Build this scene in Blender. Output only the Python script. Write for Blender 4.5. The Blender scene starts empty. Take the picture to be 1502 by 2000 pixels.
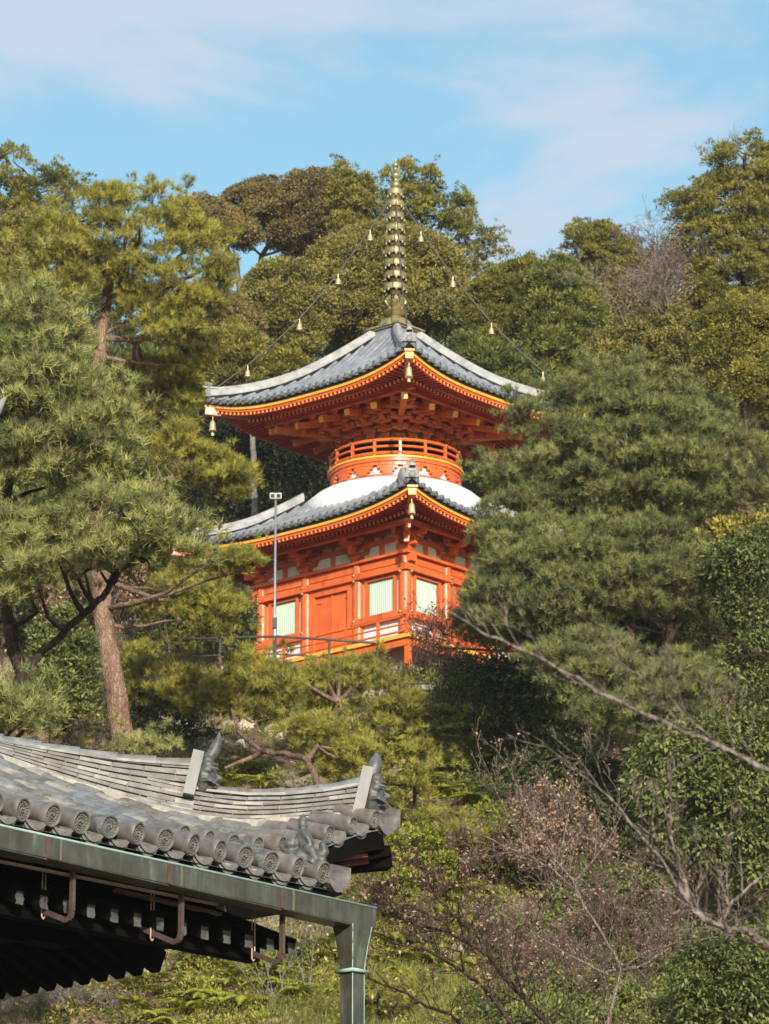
import bpy, math, random
import numpy as np
from mathutils import Vector, Matrix, Euler
random.seed(7); RNG = np.random.default_rng(11)
R = math.radians
SC = bpy.context.scene
COL = SC.collection
# ------------------------------------------------------------------ camera model
PITCH = 16.5; FPX = 8000.0; CX, CY = 751.0, 1000.0; CAMZ = 1.6
def ray(px, py):
    u, v = (px-CX)/FPX, (CY-py)/FPX
    c, s = math.cos(R(PITCH)), math.sin(R(PITCH))
    return (u, c - v*s, s + v*c)
def at(px, py, Y):
    d = ray(px, py); k = Y/d[1]
    return Vector((d[0]*k, Y, CAMZ + d[2]*k))
def mpp(Y): return Y/math.cos(R(PITCH))/FPX        # metres per photo pixel at depth Y (about)
# ------------------------------------------------------------------ terrain
_PY = [-400, 0, 48, 60, 68, 76, 90, 97.6, 99.4, 112, 124, 150, 175, 205, 250, 420, 3000]
_PZ = [0,    0, 0,  6.5, 11, 14.3, 21.2, 26.1, 26.95, 27.2, 33,  47.5, 57, 60,  58,  30,  -5]
def noise2(x, y):
    return (math.sin(x*.31+y*.17)+math.sin(x*.13-y*.29+1.7)+.6*math.sin(x*.71+y*.53+.4)+.5*math.sin(-x*.93+y*.61+2.2)
            +.3*math.sin(x*2.1+y*1.3)+.25*math.sin(x*1.7-y*2.6+.9))
def hgt(x, y):
    b = float(np.interp(y, _PY, _PZ))
    d = math.hypot(x-.35, y-105.)
    flat = min(1., max(0., (d-6.2)/4.))
    amp = .28*min(1., max(0., (y-45)/15.))*(1+max(0., (y-118))/30.)
    z = b + amp*noise2(x, y)*flat
    if y < 99.4 and y > 60: z += .35*math.sin(x*.24+1.)*min(1., (99.4-y)/5)
    return z
def ground_at(px, py, y0=58., y1=175.):
    d = ray(px, py); Y = y0
    while Y < y1:
        z = CAMZ + d[2]*Y/d[1]; x = d[0]*Y/d[1]
        if z < hgt(x, Y): return Vector((x, Y, hgt(x, Y)))
        Y += .25
    return None
# ------------------------------------------------------------------ objects
def tag(o, label=None, cat=None, group=None, kind=None):
    if label: o['label'] = label
    if cat: o['category'] = cat
    if group: o['group'] = group
    if kind: o['kind'] = kind
    return o
def empty(name, loc=(0,0,0), rz=0, label=None, cat=None, group=None, scale=1.):
    o = bpy.data.objects.new(name, None); COL.objects.link(o)
    o.location = loc; o.rotation_euler = (0,0,rz); o.scale = (scale,)*3
    o.empty_display_size = .2
    return tag(o, label, cat, group)
def copy_tree(o, parent=None):
    c = o.copy(); COL.objects.link(c); c.parent = parent
    for ch in o.children: copy_tree(ch, c)
    return c
class MB:
    def __init__(s): s.v=[]; s.f=[]; s.m=[]
    def add(s, vs, fs, mi=0):
        n=len(s.v); s.v.extend([tuple(p) for p in vs]); s.f.extend([tuple(i+n for i in f) for f in fs]); s.m.extend([mi]*len(fs)); return s
    def box(s, c, size, rz=0, rx=0, ry=0, mi=0, taper=1.):
        hx,hy,hz=[q/2 for q in size]; M=Euler((rx,ry,rz)).to_matrix(); c=Vector(c)
        vs=[]
        for z in (-1,1):
            t = taper if z>0 else 1.
            for x,y in ((-1,-1),(1,-1),(1,1),(-1,1)): vs.append(c+M@Vector((x*hx*t,y*hy*t,z*hz)))
        return s.add(vs,[(3,2,1,0),(4,5,6,7),(0,1,5,4),(1,2,6,5),(2,3,7,6),(3,0,4,7)],mi)
    def beam(s, p, q, w, h, mi=0, endmi=None, up=(0,0,1), w2=None, h2=None):
        p=Vector(p); q=Vector(q); d=(q-p).normalized(); sd=d.cross(Vector(up))
        if sd.length<1e-5: sd=d.cross(Vector((1,0,0)))
        sd.normalize(); uu=sd.cross(d)
        w2=w if w2 is None else w2; h2=h if h2 is None else h2
        vs=[]
        for c,ww,hh in ((p,w,h),(q,w2,h2)):
            for a,b in ((-1,-1),(1,-1),(1,1),(-1,1)): vs.append(c+sd*(a*ww/2)+uu*(b*hh/2))
        s.add(vs,[(0,1,5,4),(1,2,6,5),(2,3,7,6),(3,0,4,7),(0,3,2,1)],mi)
        n=len(s.v)-8; s.f.append((n+4,n+5,n+6,n+7)); s.m.append(mi if endmi is None else endmi); return s
    def tube(s, pts, rad, n=8, mi=0, cap=True, half=False):
        pts=[Vector(p) for p in pts]
        if not hasattr(rad,'__len__'): rad=[rad]*len(pts)
        base=len(s.v); prev=None; rings=n+1 if half else n
        for i,p in enumerate(pts):
            t=(pts[min(i+1,len(pts)-1)]-pts[max(i-1,0)])
            if t.length<1e-9: t=Vector((0,0,1))
            t.normalize()
            if half:
                a=t.cross(Vector((0,0,1))).normalized(); b=a.cross(t)
            else:
                if prev is None: a=t.cross(Vector((0,0,1)) if abs(t.z)<.9 else Vector((1,0,0))).normalized()
                else: a=(prev-t*prev.dot(t)).normalized()
                b=t.cross(a); prev=a
            for k in range(rings):
                an=(math.pi*k/n) if half else (2*math.pi*k/n)
                s.v.append(tuple(p+(a*math.cos(an)+b*math.sin(an))*rad[i]))
        for i in range(len(pts)-1):
            for k in range(n):
                k2=k+1 if half else (k+1)%n
                s.f.append((base+i*rings+k,base+i*rings+k2,base+(i+1)*rings+k2,base+(i+1)*rings+k)); s.m.append(mi)
        if cap:
            s.f.append(tuple(base+k for k in range(rings))[::-1]); s.m.append(mi)
            s.f.append(tuple(base+(len(pts)-1)*rings+k for k in range(rings))); s.m.append(mi)
        return s
    def lathe(s, prof, c=(0,0,0), n=24, mi=0, M=None):
        base=len(s.v); c=Vector(c)
        for r,z in prof:
            for k in range(n):
                a=2*math.pi*k/n; p=Vector((r*math.cos(a),r*math.sin(a),z))
                if M is not None: p=M@p
                s.v.append(tuple(c+p))
        for i in range(len(prof)-1):
            for k in range(n):
                k2=(k+1)%n; s.f.append((base+i*n+k,base+i*n+k2,base+(i+1)*n+k2,base+(i+1)*n+k)); s.m.append(mi)
        for i,rev in ((0,True),(len(prof)-1,False)):
            if prof[i][0]>1e-4:
                t=tuple(base+i*n+k for k in range(n)); s.f.append(t[::-1] if rev else t); s.m.append(mi)
        return s
    def sphere(s, c, r, n=10, mi=0, sc=(1,1,1), M=None):
        prof=[(math.sin(math.pi*i/n)*1.0,-math.cos(math.pi*i/n)) for i in range(n+1)]
        S=Matrix.Diagonal(Vector((r*sc[0],r*sc[1],r*sc[2])))
        return s.lathe([(max(a,1e-5),b) for a,b in prof],c,n+2,mi,(M@S) if M is not None else S)
    def build(s, name, mats, parent=None, smooth=False, loc=(0,0,0), angle=None):
        me=bpy.data.meshes.new(name); me.from_pydata(s.v,[],s.f)
        mats=mats if isinstance(mats,(list,tuple)) else [mats]
        for m in mats: me.materials.append(m)
        if len(mats)>1: me.polygons.foreach_set('material_index',[min(i,len(mats)-1) for i in s.m])
        if smooth: me.polygons.foreach_set('use_smooth',[True]*len(me.polygons))
        me.update()
        if smooth and angle:
            me.set_sharp_from_angle(angle=R(angle))
        o=bpy.data.objects.new(name,me); COL.objects.link(o); o.location=loc
        if parent: o.parent=parent
        return o
def np_mesh(name, V, k, mat, tint=None, parent=None):
    """V (N*k,3) loose polygons of k corners each"""
    n=len(V)//k; me=bpy.data.meshes.new(name)
    me.vertices.add(len(V)); me.vertices.foreach_set('co',np.ascontiguousarray(V,dtype=np.float32).ravel())
    me.loops.add(len(V)); me.loops.foreach_set('vertex_index',np.arange(len(V),dtype=np.int32))
    me.polygons.add(n); me.polygons.foreach_set('loop_start',np.arange(0,len(V),k,dtype=np.int32))
    me.materials.append(mat); me.update(calc_edges=True)
    if tint is not None:
        a=me.attributes.new('tint','FLOAT','FACE'); a.data.foreach_set('value',np.asarray(tint,dtype=np.float32))
    o=bpy.data.objects.new(name,me); COL.objects.link(o)
    if parent: o.parent=parent
    return o
# ------------------------------------------------------------------ materials
def new_mat(name):
    m=bpy.data.materials.new(name); m.use_nodes=True; nt=m.node_tree
    return m, nt, nt.nodes['Principled BSDF']
def ramp(nt, cols, src):
    r=nt.nodes.new('ShaderNodeValToRGB'); e=r.color_ramp.elements
    while len(e)>1: e.remove(e[-1])
    e[0].position=cols[0][0]; e[0].color=(*cols[0][1],1)
    for p,c in cols[1:]:
        q=e.new(p); q.color=(*c,1)
    nt.links.new(src,r.inputs[0]); return r.outputs[0]
def noise(nt, scale, detail=5, rough=.6, vec=None, dist=0.):
    n=nt.nodes.new('ShaderNodeTexNoise'); n.inputs['Scale'].default_value=scale; n.inputs['Detail'].default_value=detail
    n.inputs['Roughness'].default_value=rough; n.inputs['Distortion'].default_value=dist
    if vec is None:
        vec=nt.nodes.new('ShaderNodeTexCoord').outputs['Object']
    nt.links.new(vec,n.inputs['Vector']); return n.outputs['Fac']
def scaled(nt, sx, sy, sz, kind='Object'):
    tc=nt.nodes.new('ShaderNodeTexCoord'); mp=nt.nodes.new('ShaderNodeMapping'); mp.inputs['Scale'].default_value=(sx,sy,sz)
    nt.links.new(tc.outputs[kind],mp.inputs['Vector']); return mp.outputs[0]
def bump(nt, bs, fac, strength, dist=.01):
    b=nt.nodes.new('ShaderNodeBump'); b.inputs['Strength'].default_value=strength; b.inputs['Distance'].default_value=dist
    nt.links.new(fac,b.inputs['Height']); nt.links.new(b.outputs[0],bs.inputs['Normal'])
def mat(name, cols, scale=4, rough=.5, metal=0., bmp=.2, bd=.01, vec=None, detail=5, spec=.5, vscale=None):
    m,nt,bs=new_mat(name)
    v=scaled(nt,*vscale) if vscale else None
    f=noise(nt,scale,detail,.62,v)
    if len(cols)==1: cols=[cols[0],cols[0]]
    n=len(cols)
    c=ramp(nt,[(.3+.4*i/(n-1),cols[i]) for i in range(n)],f)
    nt.links.new(c,bs.inputs['Base Color']); bs.inputs['Roughness'].default_value=rough; bs.inputs['Metallic'].default_value=metal
    bs.inputs['Specular IOR Level'].default_value=spec
    if bmp: bump(nt,bs,f,bmp,bd)
    return m
def leaf_mat(name, cols, trans=.3, rough=.55, gloss=.25, tcol=(1.15,1.15,.6)):
    m=bpy.data.materials.new(name); m.use_nodes=True; nt=m.node_tree; nt.nodes.clear()
    L=nt.links.new; out=nt.nodes.new('ShaderNodeOutputMaterial')
    a=nt.nodes.new('ShaderNodeAttribute'); a.attribute_name='tint'
    n=len(cols); c=ramp(nt,[(i/(n-1),cols[i]) for i in range(n)],a.outputs['Fac'])
    p=nt.nodes.new('ShaderNodeBsdfPrincipled'); p.inputs['Roughness'].default_value=rough; p.inputs['Specular IOR Level'].default_value=gloss
    L(c,p.inputs['Base Color'])
    t=nt.nodes.new('ShaderNodeBsdfTranslucent'); mx=nt.nodes.new('ShaderNodeMixRGB'); mx.blend_type='MULTIPLY'; mx.inputs[0].default_value=1
    mx.inputs[2].default_value=(*tcol,1); L(c,mx.inputs[1]); L(mx.outputs[0],t.inputs['Color'])
    ms=nt.nodes.new('ShaderNodeMixShader'); ms.inputs[0].default_value=trans
    L(p.outputs[0],ms.inputs[1]); L(t.outputs[0],ms.inputs[2]); L(ms.outputs[0],out.inputs['Surface'])
    return m
M={}
def vermilion():
    m,nt,bs=new_mat('vermilion_paint'); L=nt.links.new
    a=ramp(nt,[(.3,(.50,.082,.016)),(.5,(.62,.116,.019)),(.7,(.68,.145,.025))],noise(nt,1.1,9,.7))
    g=ramp(nt,[(.30,(.55,.48,.45)),(.47,(.97,.97,.97)),(.70,(1,1.1,1.25))],noise(nt,2.2,9,.75,scaled(nt,2.4,2.4,.35)))
    mx=nt.nodes.new('ShaderNodeMixRGB'); mx.blend_type='MULTIPLY'; mx.inputs[0].default_value=1.; L(a,mx.inputs[1]); L(g,mx.inputs[2]); L(mx.outputs[0],bs.inputs['Base Color'])
    r=ramp(nt,[(.3,(.28,.28,.28)),(.7,(.5,.5,.5))],noise(nt,4,6,.6)); L(r,bs.inputs['Roughness']); bump(nt,bs,noise(nt,9,6,.6),.12,.004); return m
M['red']=vermilion()
M['red_shaded']=mat('shaded_vermilion_paint',[(.36,.028,.010),(.46,.045,.014)],1.5,.5,0,.05,.004)  # the same vermilion with the shade under the eaves put into its colour
M['yellow']=mat('yellow_paint',[(.74,.33,.035),(.86,.42,.05)],2,.4,0,.05,.004)
M['rafter_end']=mat('rafter_end_paint',[(.80,.28,.06),(.86,.34,.08)],2,.45,0,.0)
M['white']=mat('white_plaster',[(.55,.53,.51),(.70,.685,.68),(.76,.75,.75)],1.6,.75,0,.15,.004,detail=9,vscale=(1.6,1.6,.45))
M['pink']=mat('pale_end_paint',[(.75,.42,.33),(.8,.5,.4)],2,.6,0,0)
M['green_slat']=mat('green_slat_paint',[(.22,.31,.24),(.29,.37,.30)],2,.5,0,.05,.004,vscale=(1,1,.2))
M['slat_gap']=mat('green_back_board',[(.10,.14,.11),(.15,.20,.16)],2,.7,0,0)
M['tile']=mat('grey_roof_tile',[(.13,.14,.16),(.20,.212,.24),(.29,.30,.32)],3.2,.36,0,.3,.01,detail=8)
M['tile_edge']=mat('dark_edge_tile',[(.085,.085,.088),(.15,.15,.15)],5,.5,0,.3,.01)
M['ridge_pale']=mat('pale_ridge_tile',[(.17,.17,.17),(.29,.29,.285),(.38,.375,.365)],4,.7,0,.3,.01,detail=8)
M['bronze']=mat('weathered_gilt_bronze',[(.16,.135,.075),(.34,.275,.13),(.50,.41,.20)],6,.45,.6,.2,.01)
M['bell']=mat('pale_gilt_bell',[(.45,.38,.20),(.62,.53,.30)],8,.42,.5,.1,.005)
M['black']=mat('fitting_and_shadow_black',[(.015,.015,.015),(.03,.03,.03)],5,.6)
M['steel']=mat('galvanised_steel',[(.33,.34,.35),(.45,.46,.47)],8,.4,.7,.1,.002)
M['rust_iron']=mat('painted_dark_iron',[(.05,.045,.045),(.10,.085,.08)],8,.6,.2,.2,.003)
M['stone']=mat('granite',[(.22,.20,.18),(.34,.32,.29),(.42,.40,.37)],4,.85,0,.5,.02,detail=9)
# ================================================================== PAGODA
PG_Z = 28.13
PR = R(-41.2)
pag = empty('pagoda', (.302,105.,PG_Z), PR, 'vermilion two-storey pagoda with white dome, grey tiled roofs and bronze spire', 'pagoda')
pagM = Matrix.Translation((.302,105.,PG_Z)) @ Matrix.Rotation(PR,4,'Z')
def fp(k, s, d, z):
    c,sn=[(1,0),(0,1),(-1,0),(0,-1)][k]
    # face 0: normal (0,-1), tangent (1,0)
    x,y=s,-d
    return Vector((x*c-y*sn, x*sn+y*c, z))
A=2.5; PX=[-2.5,-.9,.9,2.5]
# ---- stone platform and stairs
mb=MB(); mb.box((0,0,-.95),(5.9,5.9,.5)); mb.box((0,0,-.66),(5.6,5.6,.1)); mb.build('stone_platform',M['stone'],pag)
mb=MB(); mb.box((0,0,-.35),(4.6,4.6,.6)); mb.build('plinth',M['white'],pag)
# ---- veranda
VE=3.30
mb=MB(); mb.box((0,0,-.05),(2*VE,2*VE,.07)); ver=mb.build('veranda',M['red'],pag)
mb=MB()
for k in range(4):
    mb.beam(fp(k,-VE-.03,VE+.02,-.045),fp(k,VE+.03,VE+.02,-.045),.05,.10)
mb.build('edge_board',M['yellow'],ver)
mb=MB()
for k in range(4):
    mb.beam(fp(k,-VE+.05,VE-.1,-.19),fp(k,VE-.05,VE-.1,-.19),.14,.19)
mb.build('edge_beam',M['red'],ver)
for k in range(4):
    for s in (-VE+.12,-1.1,1.1):
        m2=MB(); p=fp(k,s,VE-.12,0); m2.box((p.x,p.y,-.68),(.14,.14,.85)); m2.box((p.x,p.y,-1.1),(.26,.26,.10))
        m2.build('veranda_post',M['red'],ver)
rail=MB()
for k in range(4):
    segs=[(-VE+.03,-1.05),(1.05,VE-.03)] if k in (2,) else [(-VE+.03,VE-.03)]
    for a,b in segs:
        for z,r in ((.50,.035),(.30,.026),(.12,.03)):
            ex=.16 if z>.4 else .02
            rail.tube([fp(k,a-(ex if a<-2 else 0),VE-.1,z),fp(k,b+(ex if b>2 else 0),VE-.1,z)],r,8)
        n=int((b-a)/1.05+.5)
        for i in range(n+1):
            s=a+(b-a)*i/n; p=fp(k,s,VE-.1,0)
            rail.box((p.x,p.y,.25),(.065,.065,.5),rz=0)
rail.build('veranda_railing',M['red'],pag,smooth=True,angle=40)
# ---- posts
for k in range(4):
    for i in range(3):
        p=fp(k,PX[i],A,0)
        mb=MB(); mb.lathe([(.165,-.02),(.165,2.2),(.15,2.42)],(p.x,p.y,0),20)
        po=mb.build('post',M['red'],pag,smooth=True,angle=40)
        # gilt nail covers
        if k in (0,1,3) :
            mb=MB()
            for z in (.83,2.06,1.9):
                for kk,sg in ((k,0),):
                    q=fp(k,PX[i],A+.215,z)
                    mb.sphere(q,.042,6)
                    if i==0: mb.sphere(fp((k-1)%4,2.5,A+.215,z),.042,6)
            mb.build('nail_cover',M['bronze'],po,smooth=True)
# ---- wall beams
def ring_beam(name,z,h,w,ext=.0,m='red',d=A,parent=None):
    mb=MB()
    for k in range(4):
        e=ext if k%2==0 else -w/2
        mb.beam(fp(k,-d-e,d,z),fp(k,d+e,d,z),w,h)
    return mb.build(name,M[m],parent or pag)
ring_beam('sill_beam',.09,.20,.38,.12)
mb=MB()
for k in range(4):
    for a,b in ((-2.62,-.86),(.86,2.62)):
        mb.beam(fp(k,a,A+.03,.80),fp(k,b,A+.03,.80),.36,.15)
mb.build('middle_beam',M['red'],pag)
ring_beam('upper_beam',2.02,.17,.42,.22)
ring_beam('head_beam',2.26,.19,.22,.30)
ring_beam('plate_beam',2.405,.07,.46,.26)
# ---- wall bays
for k in range(4):
    for ib,(a,b) in enumerate(((-2.5,-.9),(-.9,.9),(.9,2.5))):
        a2,b2=a+.14,b-.14; c=(a+b)/2
        if ib==1:
            d=MB()
            p0=fp(k,a2+.22,A-.02,1.03); 
            fr=MB()
            fr.beam(fp(k,a2+.08,A+.02,.18),fp(k,a2+.08,A+.02,1.94),.16,.2,up=fp(k,1,0,0)-fp(k,0,0,0))
            fr.beam(fp(k,b2-.08,A+.02,.18),fp(k,b2-.08,A+.02,1.94),.16,.2,up=fp(k,1,0,0)-fp(k,0,0,0))
            fr.beam(fp(k,a2+.16,A+.02,1.85),fp(k,b2-.16,A+.02,1.85),.16,.17)
            fro=fr.build('door_frame',M['red'],pag)
            for sg in (-1,1):
                d=MB(); q=fp(k,sg*.315,A-.03,.97)
                sx=(.612,.06) if k%2==0 else (.06,.612)
                d.box(q,(sx[0],sx[1],1.58))
                for j in range(3):
                    pass
                do=d.build('door_leaf',M['red'],pag)
                h=MB()
                for z in (.35,.75,1.58):
                    h.beam(fp(k,sg*.62,A+.006,z),fp(k,sg*.42,A+.006,z),.012,.022)
                h.build('hinge_strap',M['black'],do)
            st=MB(); st.beam(fp(k,0,A+.015,.2),fp(k,0,A+.015,1.76),.05,.05,up=fp(k,1,0,0)-fp(k,0,0,0))
            st.build('door_stile',M['red'],pag)
        else:
            w=MB(); q=fp(k,c,A-.05,.46); L=b2-a2
            w.box(q,(L,.08,.56) if k%2==0 else (.08,L,.56)); w.build('lower_panel',M['white'],pag)
            w=MB()
            for s0 in (a2+.06,b2-.06):
                q=fp(k,s0,A-.05,1.41); w.box(q,(.2,.08,1.06) if k%2==0 else (.08,.2,1.06))
            w.build('side_panel',M['white'],pag)
            f=MB(); s0,s1=a2+.17,b2-.17; zz0,zz1=.88,1.93
            upv=fp(k,1,0,0)-fp(k,0,0,0)
            f.beam(fp(k,s0,A,zz0),fp(k,s0,A,zz1),.16,.07,up=upv); f.beam(fp(k,s1,A,zz0),fp(k,s1,A,zz1),.16,.07,up=upv)
            f.beam(fp(k,s0+.035,A,zz1-.05),fp(k,s1-.035,A,zz1-.05),.15,.06); f.beam(fp(k,s0+.035,A,zz0+.03),fp(k,s1-.035,A,zz0+.03),.15,.06)
            fo=f.build('window_frame',M['red'],pag)
            p=MB(); n=13
            for i in range(n):
                s=s0+.04+(s1-s0-.08)*(i+.5)/n; q=fp(k,s,A-.03,(zz0+zz1)/2)
                p.box(q,(.050,.050,1.0),rz=R(45))
            bk=fp(k,(s0+s1)/2,A-.07,(zz0+zz1)/2)
            p.box(bk,(s1-s0,.02,1.04) if k%2==0 else (.02,s1-s0,1.04))
            p.m=[0]*(len(p.f)-6)+[1]*6
            p.build('window_slats',[M['green_slat'],M['slat_gap']],fo)
# ---- bracket zone lower
w=MB()
for k in range(4):
    q=fp(k,0,A-.06,2.84); w.box(q,(2*A,.06,.80) if k%2==0 else (.06,2*A-.12,.80))
w.build('bracket_wall',M['white'],pag)
ring_beam('wall_purlin',2.86,.12,.16,.5)
ring_beam('upper_purlin',3.10,.12,.16,.3)
mb=MB()
for k in range(4):
    for a,b in ((-2.5,-.9),(-.9,.9),(.9,2.5)):
        c=(a+b)/2
        q=fp(k,c,A-.01,2.62); mb.box(q,(.12,.09,.37) if k%2==0 else (.09,.12,.37)); 
        q=fp(k,c,A-.01,2.97); mb.box(q,(.10,.09,.12) if k%2==0 else (.09,.10,.12))
mb.build('strut',M['red'],pag)
def masu(mb,p,w=.2,h=.13,rz=0):
    mb.box((p[0],p[1],p[2]+h*.72),(w,w,h*.56),rz=rz); mb.box((p[0],p[1],p[2]+h*.22),(w*.68,w*.68,h*.44),rz=rz,taper=1.45)
def bracket_low(k,s,corner=False):
    mb=MB(); rz=[0,R(90),R(180),R(270)][k]
    masu(mb,fp(k,s,A,2.44),.34,.2,rz)
    for z,L in ((2.62,.34),(2.84,.48)):
        for sg in (-1,1):
            mb.beam(fp(k,s,A,z+.05),fp(k,s+sg*L,A,z+.05),.11,.12,h2=.07)
            masu(mb,fp(k,s+sg*L*.86,A,z+.10),.17,.11,rz)
    for st,(z,d) in enumerate(((2.62,.36),(2.84,.68))):
        mb.beam(fp(k,s,A-.05,z+.05),fp(k,s,A+d,z+.05),.12,.13,h2=.10)
        masu(mb,fp(k,s,A+d-.06,z+.10),.19,.12,rz)
        if st==1: 
            for sg in (-1,1):
                mb.beam(fp(k,s,A+.30,z+.05),fp(k,s+sg*.34,A+.30,z+.05),.10,.12,h2=.06); masu(mb,fp(k,s+sg*.30,A+.30,z+.10),.16,.11,rz)
    if corner:
        for z,d in ((2.62,.36),(2.84,.72)):
            mb.beam(fp(k,-A,A,z+.05),fp(k,-A-d,A+d,z+.05),.13,.14); masu(mb,fp(k,-A-d+.06,A+d-.06,z+.10),.2,.12,rz+R(45))
    return mb.build('bracket',M['red'],pag)
for k in range(4):
    for i in range(3):
        bracket_low(k,PX[i],i==0)
ring_beam('outer_purlin',3.05,.13,.14,.12,d=A+.60)
# ---- roofs
def lerp(a,b,t): return a+(b-a)*t
class Roof:
    def __init__(s,E,T,ze,zt,up,name): s.E=E; s.T=T; s.ze=ze; s.zt=zt; s.up=up; s.name=name
    def r(s,q): return lerp(s.E,s.T,q)
    def upz(s,u,q): return s.up*(abs(u)**3.2)*max(0.,(1-q*1.6))**1.6
    def flare(s,u,q): return .10*(abs(u)**3)*(1-q)
    def z(s,u,q): return s.ze+(s.zt-s.ze)*(.56*q+.44*q*q)+s.upz(u,q)
    def pt(s,k,u,q,dz=0.,dd=0.):
        r=s.r(q)+s.flare(u,q)
        return fp(k,u*r*1.0,r+dd,s.z(u,q)+dz)
    def build(s,par,n_bar,thick=.16,wallE=2.6,z_in=None,ridge_top=1.,q_end=1.):
        roof=MB(); N=24; Q=12
        for k in range(4):
            b=len(roof.v)
            for j in range(Q+1):
                for i in range(N+1): roof.v.append(tuple(s.pt(k,-1+2*i/N,q_end*j/Q)))
            for j in range(Q):
                for i in range(N):
                    a=b+j*(N+1)+i; roof.f.append((a,a+1,a+N+2,a+N+1)); roof.m.append(0)
            # underside board
            b=len(roof.v)
            for j in range(4):
                for i in range(N+1): 
                    u=-1+2*i/N; q=j/3.*.5; p=s.pt(k,u,q,-.10-.06*(j>0)); roof.v.append(tuple(p))
            for j in range(3):
                for i in range(N):
                    a=b+j*(N+1)+i; roof.f.append((a,a+N+1,a+N+2,a+1)); roof.m.append(0)
        base=roof.build('roof',M['tile'],par,smooth=True,angle=30)
        bar=MB()
        for k in range(4):
            for i in range(n_bar):
                sx=(-1+2*(i+.5)/n_bar)*s.E
                qm=min(q_end,(s.E-abs(sx))/(s.E-s.T)) if abs(sx)>s.T else q_end
                if qm<.02: continue
                pts=[]; nn=max(3,int(12*qm)+1)
                for j in range(nn+1):
                    q=qm*j/nn; u=max(-1,min(1,sx/s.r(q)))
                    p=s.pt(k,u,q,.012,.05 if j==0 else 0); rr=s.r(q)+s.flare(u,q)
                    p2=fp(k,sx*(1+s.flare(u,q)/s.E),rr+(.05 if j==0 else 0),p.z); pts.append(p2)
                bar.tube(pts,.062,6,half=True)
        bar.build('barrel_tiles',M['tile'],base,smooth=True,angle=50)
        # edge discs and pans
        ed=MB()
        for k in range(4):
            rot=Matrix.Rotation([0,R(90),R(180),R(270)][k],3,'Z')@Matrix.Rotation(R(90),3,'X')
            for i in range(n_bar):
                u=(-1+2*(i+.5)/n_bar); p=s.pt(k,u,0,.0,.05)
                p=fp(k,u*s.E*(1+s.flare(u,0)/s.E),s.E+s.flare(u,0)+.05,s.z(u,0))
                ed.lathe([(.074,-.0),(.078,.03),(.06,.045),(.055,.035),(.0001,.04)],p,10,M=rot)
                # drooping pan tile lip between barrels
                u2=u+1./n_bar
                if i<n_bar-1:
                    p=fp(k,u2*s.E*(1+s.flare(u2,0)/s.E),s.E+s.flare(u2,0)+.03,s.z(u2,0)-.05)
                    ed.box(p,(.15,.03,.07) if k%2==0 else (.03,.15,.07))
        ed.build('edge_tiles',M['tile_edge'],base,smooth=True,angle=40)
        # boards below the tiles: yellow strip, vermilion strip
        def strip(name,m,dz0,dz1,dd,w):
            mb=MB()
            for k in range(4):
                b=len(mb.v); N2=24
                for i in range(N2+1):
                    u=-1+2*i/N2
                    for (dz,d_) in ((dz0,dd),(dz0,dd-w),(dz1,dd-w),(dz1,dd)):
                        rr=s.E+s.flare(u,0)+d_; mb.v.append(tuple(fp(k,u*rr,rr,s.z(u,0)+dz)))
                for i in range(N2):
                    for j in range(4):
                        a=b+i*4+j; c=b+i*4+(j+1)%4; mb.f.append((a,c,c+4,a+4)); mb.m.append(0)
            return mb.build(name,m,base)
        strip('shadow_strip',M['black'],-.055,-.13,-.03,.12)  # black strip stands in for the shadow below the tile edge
        strip('eave_strip',M['yellow'],-.135,-.205,-.05,.14)
        strip('eave_board',M['red'],-.208,-.275,-.09,.14)
        # rafters: flying (outer) and base (inner) rows with painted ends
        raf=MB(); nr=int(2*s.E/.142)
        for k in range(4):
            for i in range(nr):
                u=-1+2*(i+.5)/nr; sx=u*s.E
                zt=s.z(u,0)-.315; d0=s.E+s.flare(u,0)-.10
                inn=max(wallE-.35,abs(sx)+.02)
                zi=z_in; 
                zm=lerp(zt,zi,.42)+.02; dm=lerp(d0,wallE,.45)
                if inn<d0-.12:
                    sc=lambda d: sx
                    di=max(dm-.12,inn)
                    raf.beam(fp(k,sx,di,lerp(zt,zm,(d0-di)/(d0-dm))),fp(k,sx,d0,zt),.062,.072,0,1)
                    if inn<dm:
                        zl=zm-.10; raf.beam(fp(k,sx,inn,zi+ (0 if inn<=wallE else lerp(0,zl-zi,(inn-wallE)/(dm-wallE)))),fp(k,sx,dm,zl),.066,.085,0,1)
        raf.build('rafters',[M['red_shaded'],M['rafter_end']],base)
        # purlin board between rafter rows + soffit
        so=MB()
        for k in range(4):
            b=len(so.v); N2=24
            for i in range(N2+1):
                u=-1+2*i/N2; zt=s.z(u,0)-.275; zm=lerp(zt,z_in,.42)+.06; dm=lerp(s.E,wallE,.45)
                for d_,z_ in ((s.E-.12,zt),(dm,zm+.01),(wallE-.5,z_in+.07)):
                    so.v.append(tuple(fp(k,u*d_,d_,z_)))
            for i in range(N2):
                for j in range(2):
                    a=b+i*3+j; so.f.append((a,a+3,a+4,a+1)); so.m.append(0)
        so.build('soffit',M['red_shaded'],base)
        kb=MB()
        for k in range(4):
            pts=[]
            for i in range(17):
                u=-1+2*i/16; zt=s.z(u,0)-.315; zm=lerp(zt,z_in,.42)+.02; dm=lerp(s.E,wallE,.45)-.02
                pts.append(fp(k,u*dm,dm,zm-.035))
            for i in range(16): kb.beam(pts[i],pts[i+1],.10,.055)
        kb.build('rafter_board',M['red'],base)
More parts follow.
